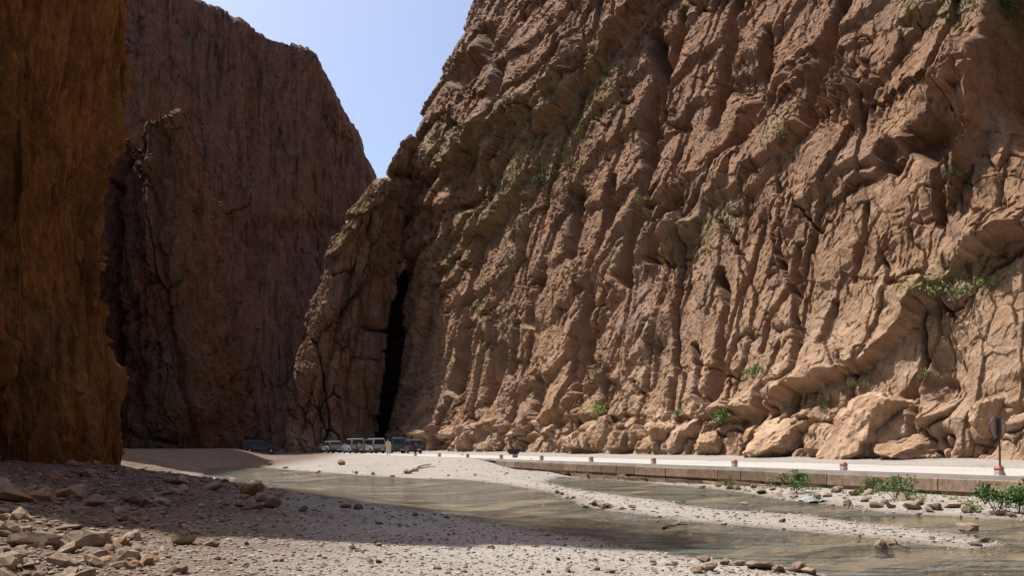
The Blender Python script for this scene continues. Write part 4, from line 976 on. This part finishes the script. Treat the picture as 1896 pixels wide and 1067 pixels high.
def make_suv(loc, rz, paint, label, H=1.86, rack=False, spare=True, Lf=1.0):
    root = empty('parked_car', loc, rz); tag(root, label, 'car', 'cars parked below the rock tower')
    W, zb = 1.86, 1.10
    arch = lambda cx: [(cx + 0.43 * math.cos(a), 0.40 + 0.40 * math.sin(a)) for a in np.linspace(0, math.pi, 9)]
    # front is +x
    pts = [(2.30, 0.36), (2.36, 0.55), (2.34, 0.92), (2.18, 1.06), (1.05, zb + 0.04), (0.42, H - 0.06), (0.2, H), (-2.05, H), (-2.2, H - 0.06), (-2.36, zb), (-2.38, 0.5), (-2.33, 0.36)]
    bottom = [(-1.83, 0.36)] + arch(-1.4)[::-1] + [(-0.97, 0.36), (0.97, 0.36)] + arch(1.4)[::-1] + [(1.83, 0.36)]
    part('body', extrude_profile(pts[:] + bottom, W, 0.20, zb, H), paint, root, smooth_shade=False)
    part('underbody', box_bm(4.3, 1.5, 0.26, 0.02), M['trim'], root, (0, 0, 0.36))
    def ys(z): return W / 2 - (z - zb) / (H - zb) * 0.20
    z0, z1 = zb + 0.08, H - 0.15
    for s in (-1, 1):
        for x0, x1, xt0, xt1 in ((0.05, 0.86, 0.05, 0.46), (-0.92, -0.03, -0.92, -0.03), (-2.08, -1.0, -1.98, -1.0)):
            ps = [(x0, s * ys(z0), z0), (x1, s * ys(z0), z0), (xt1, s * ys(z1), z1), (xt0, s * ys(z1), z1)]
            part('side_window', quad_bm(ps, 0.012, (0, s, 0.25)), M['glass'], root)
        part('tail_light', box_bm(0.05, 0.16, 0.40, 0.01), M['lamp_red'], root, (-2.385, s * 0.80, 0.95))
        part('headlight', box_bm(0.08, 0.34, 0.18, 0.02), M['lamp_clear'], root, (2.345, s * 0.66, 0.82))
        part('wing_mirror', box_bm(0.12, 0.18, 0.16, 0.03), paint, root, (0.78, s * 1.0, zb + 0.12))
        part('door_handle', box_bm(0.16, 0.03, 0.035, 0.005), M['trim'], root, (-0.15, s * (W / 2 + 0.012), 0.98))
        part('sill', box_bm(1.9, 0.10, 0.07, 0.01), M['trim'], root, (0, s * 0.93, 0.36))
    xr = lambda z: -2.36 + (z - zb) / (H - 0.06 - zb) * 0.16
    part('rear_window', quad_bm([(xr(z0), 0.72, z0), (xr(z0), -0.72, z0), (xr(z1), -0.62, z1), (xr(z1), 0.62, z1)], 0.014, (-1, 0, 0.2)), M['glass'], root)
    xf = lambda z: 1.05 - (z - zb - 0.04) / (H - 0.06 - zb - 0.04) * 0.63
    part('windscreen', quad_bm([(xf(z0), 0.74, z0), (xf(z0), -0.74, z0), (xf(z1), -0.64, z1), (xf(z1), 0.64, z1)], 0.014, (1, 0, 1)), M['glass'], root)
    part('rear_bumper', box_bm(0.18, 1.80, 0.20, 0.04), M['trim'], root, (-2.42, 0, 0.50))
    part('front_bumper', box_bm(0.18, 1.80, 0.24, 0.04), M['trim'], root, (2.38, 0, 0.50))
    part('number_plate', box_bm(0.015, 0.46, 0.11, 0.003), M['plate'], root, (-2.52, -0.35, 0.52))
    for sx in (-1.4, 1.4):
        for s in (-1, 1):
            wh = part('wheel', tyre_bm(0.37, 0.24), M['tyre'], root, (sx, s * 0.80, 0.37), smooth_shade=False); part('rim', rim_bm(0.235, 0.20), M['rim'], wh)
    if spare:
        sp = part('spare_wheel', tyre_bm(0.35, 0.22), M['tyre'], root, (-2.50, -0.08, 1.02), (0, 0, math.pi / 2)); part('spare_cover', rim_bm(0.30, 0.235), paint, sp)
    if rack:
        bm = bmesh.new()
        for s in (-1, 1): bmesh.ops.create_cube(bm, size=1, matrix=Matrix.Translation((-0.9, s * 0.58, H + 0.10)) @ Matrix.Diagonal((2.0, 0.04, 0.04, 1)))
        for xx in (-1.8, -1.35, -0.9, -0.45, 0.0):
            bmesh.ops.create_cube(bm, size=1, matrix=Matrix.Translation((xx, 0, H + 0.08)) @ Matrix.Diagonal((0.05, 1.2, 0.03, 1)))
            for s in (-1, 1): bmesh.ops.create_cube(bm, size=1, matrix=Matrix.Translation((xx, s * 0.58, H + 0.04)) @ Matrix.Diagonal((0.04, 0.04, 0.12, 1)))
        part('roof_rack', bm, M['rim'], root)
    return root
def car_at(u, depth, head, paint, label, **kw):
    x = (u - CU) / F * depth
    t, p = road_tp(x, depth); z = 1.0 if (p > -0.1 and p < 9.2 and t < 96) else ground_z(x, depth) + 0.0
    return make_suv((x, depth, z), math.radians(90 + head), paint, label, **kw)
car_at(612, 108, 30, M['paint_silver'], 'silver car without a spare wheel parked nearest the tower outer edge', spare=False, H=1.62)
car_at(654, 103, 26, M['paint_ice'], 'pale blue grey four-wheel drive with spare wheel on its tail', H=1.92)
car_at(672, 110, 30, M['paint_blue'], 'dark blue car mostly hidden between two pale four-wheel drives', H=1.82, spare=False)
car_at(692, 104, 28, M['paint_pale'], 'pale silver four-wheel drive parked beside the person in the robe', H=1.95, spare=False)
car_at(735, 104, 14, M['paint_green'], 'tall dark green four-wheel drive parked behind the person', H=2.0, rack=True, spare=False)
car_at(762, 101, 20, M['paint_navy'], 'dark car with a pale roof rack at the end of the row', H=1.70, rack=True)
car_at(482, 112, -70, M['paint_grey'], 'grey car standing in the deep shade of the gorge', H=1.8, spare=False)

# ------------------------------------------------------------------ the person
def build_person():
    x, y = ground_pt(719, 843, 1.0); z = 1.0
    t, p = road_tp(x, y)
    if not (-0.1 < p < 9.2): z = ground_z(x, y)
    root = empty('person', (x, y, z), math.radians(205)); tag(root, 'person in a long cream robe standing by the parked cars', 'person')
    J = [(0, 0, .95), (0, 0, 1.12), (0, .01, 1.30), (0, .01, 1.46), (0, 0, 1.53), (0, -.01, 1.60), (0, -.01, 1.70), (0, 0, 1.76),
         (.17, .01, 1.42), (.23, .0, 1.14), (.25, -.06, .90), (.25, -.09, .82), (-.17, .01, 1.42), (-.24, 0, 1.14), (-.24, -.07, .90), (-.24, -.10, .82),
         (.09, 0, .88), (.10, -.01, .50), (.11, .02, .09), (.12, -.10, .04), (-.09, 0, .88), (-.11, .0, .50), (-.12, .03, .09), (-.13, -.09, .04)]
    R_ = [.14, .13, .15, .09, .055, .075, .095, .06, .065, .045, .032, .04, .065, .045, .032, .04, .10, .06, .042, .035, .10, .06, .042, .035]
    E = [(0, 1), (1, 2), (2, 3), (3, 4), (4, 5), (5, 6), (6, 7), (3, 8), (8, 9), (9, 10), (10, 11), (3, 12), (12, 13), (13, 14), (14, 15), (0, 16), (16, 17), (17, 18), (18, 19), (0, 20), (20, 21), (21, 22), (22, 23)]
    bm = bmesh.new(); ly = bm.verts.layers.skin.verify(); vs = []
    for j, rr in zip(J, R_):
        v = bm.verts.new(j); v[ly].radius = (rr, rr); vs.append(v)
    vs[0][ly].use_root = True
    for a, b in E: bm.edges.new((vs[a], vs[b]))
    o = part('body', bm, M['skin'], root); o.modifiers.new('skin', 'SKIN'); sb = o.modifiers.new('smooth', 'SUBSURF'); sb.levels = 2; sb.render_levels = 2
    # robe: folds down to the shins, with sleeves
    bm = bmesh.new(); rows = []
    for zz, rx, ry in [(1.49, .075, .07), (1.45, .17, .11), (1.38, .225, .135), (1.2, .215, .15), (1.0, .215, .165), (.8, .235, .18), (.5, .27, .205), (.17, .305, .235)]:
        fold = sstep(1.2, .3, np.array(zz)) * .022
        rows.append([bm.verts.new(((rx + fold * math.sin(7 * a)) * math.cos(a), (ry + fold * math.sin(9 * a + 1)) * math.sin(a), zz)) for a in np.linspace(0, 2 * math.pi, 36, endpoint=False)])
    for ra, rb in zip(rows[:-1], rows[1:]):
        for i in range(36): bm.faces.new((ra[i], rb[i], rb[(i + 1) % 36], ra[(i + 1) % 36]))
    part('robe', bm, M['robe'], root, smooth_shade=True)
    for s in (1, -1):
        bm = bmesh.new()
        for (a, b, r1, r2) in (((s * .17, .01, 1.43), (s * .235, 0, 1.14), .085, .075), ((s * .235, 0, 1.15), (s * .25, -.065, .90), .075, .085)):
            a, b = Vector(a), Vector(b); ax = b - a
            bmesh.ops.create_cone(bm, cap_ends=False, segments=14, radius1=r1, radius2=r2, depth=ax.length, matrix=Matrix.Translation((a + b) / 2) @ ax.to_track_quat('Z', 'Y').to_matrix().to_4x4())
        part('sleeve', bm, M['robe'], root, smooth_shade=True)
    bm = bmesh.new(); bmesh.ops.create_uvsphere(bm, u_segments=16, v_segments=10, radius=.108)
    bmesh.ops.delete(bm, geom=[v for v in bm.verts if v.co.z < 0.02 and v.co.y < 0.03 or v.co.z < -.06], context='VERTS')
    part('hair', bm, M['hair'], root, (0, 0.002, 1.705), smooth_shade=True)
    for s in (1, -1):
        bm = bmesh.new(); bmesh.ops.create_uvsphere(bm, u_segments=10, v_segments=8, radius=1); bmesh.ops.scale(bm, vec=(.05, .13, .035), verts=bm.verts)
        part('shoe', bm, M['leather'], root, (s * .12, -.05, .035))
        bm = bmesh.new(); bmesh.ops.create_uvsphere(bm, u_segments=8, v_segments=6, radius=.012); part('eye', bm, M['hair'], root, (s * .035, -.098, 1.675))
    bm = bmesh.new(); bmesh.ops.create_cone(bm, segments=6, radius1=.02, radius2=.008, depth=.045, cap_ends=True); part('nose', bm, M['skin'], root, (0, -.108, 1.655))
build_person()

# ------------------------------------------------------------------ driftwood and plastic
def stick(p0, p1, r, label, seed):
    g = random.Random(seed); bm = bmesh.new(); n = 9; a, b = Vector(p0), Vector(p1); rings = []
    side = (b - a).cross(Vector((0, 0, 1))).normalized()
    for i in range(n + 1):
        k = i / n; c = a.lerp(b, k) + side * 0.04 * math.sin(k * 5 + seed) * (b - a).length + Vector((0, 0, 0.02 * math.sin(k * 4)))
        rr = r * (1 - 0.6 * k); rings.append([bm.verts.new(c + side * math.cos(t) * rr + Vector((0, 0, math.sin(t) * rr))) for t in np.linspace(0, 2 * math.pi, 7, endpoint=False)])
    for q, w_ in zip(rings[:-1], rings[1:]):
        for i in range(7): bm.faces.new((q[i], q[(i + 1) % 7], w_[(i + 1) % 7], w_[i]))
    bmesh.ops.recalc_face_normals(bm, faces=bm.faces)
    root = empty('driftwood_branch', p0)
    for v in bm.verts: v.co -= a
    part('branch', bm, M['wood'], root)
    bm = bmesh.new(); mid = a.lerp(b, 0.45) - a; tip = mid + side * 0.3 * (b - a).length * 0.6 + Vector((0, 0, 0.12)); ax = tip - mid
    bmesh.ops.create_cone(bm, cap_ends=True, segments=6, radius1=r * .55, radius2=r * .2, depth=ax.length, matrix=Matrix.Translation((mid + tip) / 2) @ ax.to_track_quat('Z', 'Y').to_matrix().to_4x4())
    part('twig', bm, M['wood'], root)
    tag(root, label, 'branch')
def pz(u, v, dz=0.05):
    x, y = px_ground(u, v); return (x, y, max(ground_z(x, y), 0) + dz)
stick(pz(748, 876), pz(800, 863), 0.09, 'long brown driftwood branch lying on the gravel ramp', 1)
stick(pz(1225, 983, .03), pz(1270, 974, .03), 0.04, 'thin dark branch caught in the shallow river', 2)
stick(pz(1648, 1012, .03), pz(1680, 1017, .03), 0.035, 'short brown stick floating beside a lone river stone', 3)
def build_plastic():
    x, y = px_ground(1503, 932); bm = bmesh.new(); n = 14; vs = {}
    for i in range(n):
        for j in range(n):
            a, b = i / (n - 1) - .5, j / (n - 1) - .5
            hgt = 0.20 * math.exp(-7 * (a * a + b * b)) + 0.05 * math.sin(13 * a + 4 * b) * math.cos(11 * b) + 0.06
            vs[i, j] = bm.verts.new((a * 0.95 + .06 * math.sin(9 * b), b * 0.6 + .05 * math.sin(8 * a), max(hgt, 0.01)))
    for i in range(n - 1):
        for j in range(n - 1): bm.faces.new((vs[i, j], vs[i + 1, j], vs[i + 1, j + 1], vs[i, j + 1]))
    o = part('plastic_sheet', bm, M['plastic'], None, (x, y, ground_z(x, y)), (0, 0, 0.2))
    o.modifiers.new('thick', 'SOLIDIFY').thickness = 0.006
    tag(o, 'crumpled pale green plastic sheet at the water edge', 'plastic sheet')
build_plastic()

# ------------------------------------------------------------------ unseen gorge wall behind the photographer, added to cut the sky fill
def build_rear():
    out = np.array([(-78, 4), (-62, -8), (-48, -22), (-40, -40), (-30, -62), (-8, -82), (22, -88), (52, -70), (78, -42)], float)
    seg = np.concatenate([[0], np.cumsum(np.linalg.norm(np.diff(out, axis=0), axis=1))]); f = np.linspace(0, seg[-1], 150)
    x, y = np.interp(f, seg, out[:, 0]), np.interp(f, seg, out[:, 1]); h = np.linspace(-0.5, 1, 90)[:, None]
    H = np.maximum(h, -0.01) * (88 + 12 * np.sin(f / 17))[None]
    nx, ny = -np.gradient(y), np.gradient(x); l = np.hypot(nx, ny)
    P = np.stack([x[None] - 0.0 * H, y[None] - 0.12 * H, H], -1)
    d = rock_relief(np.repeat(f[None], 90, 0), H, 0 * H, 1.2, 0.1, 800, 1.3)
    tag(sheet('unseen_rear_cliff', P, d, M['spur'], None, flip=True), kind='structure')
build_rear()
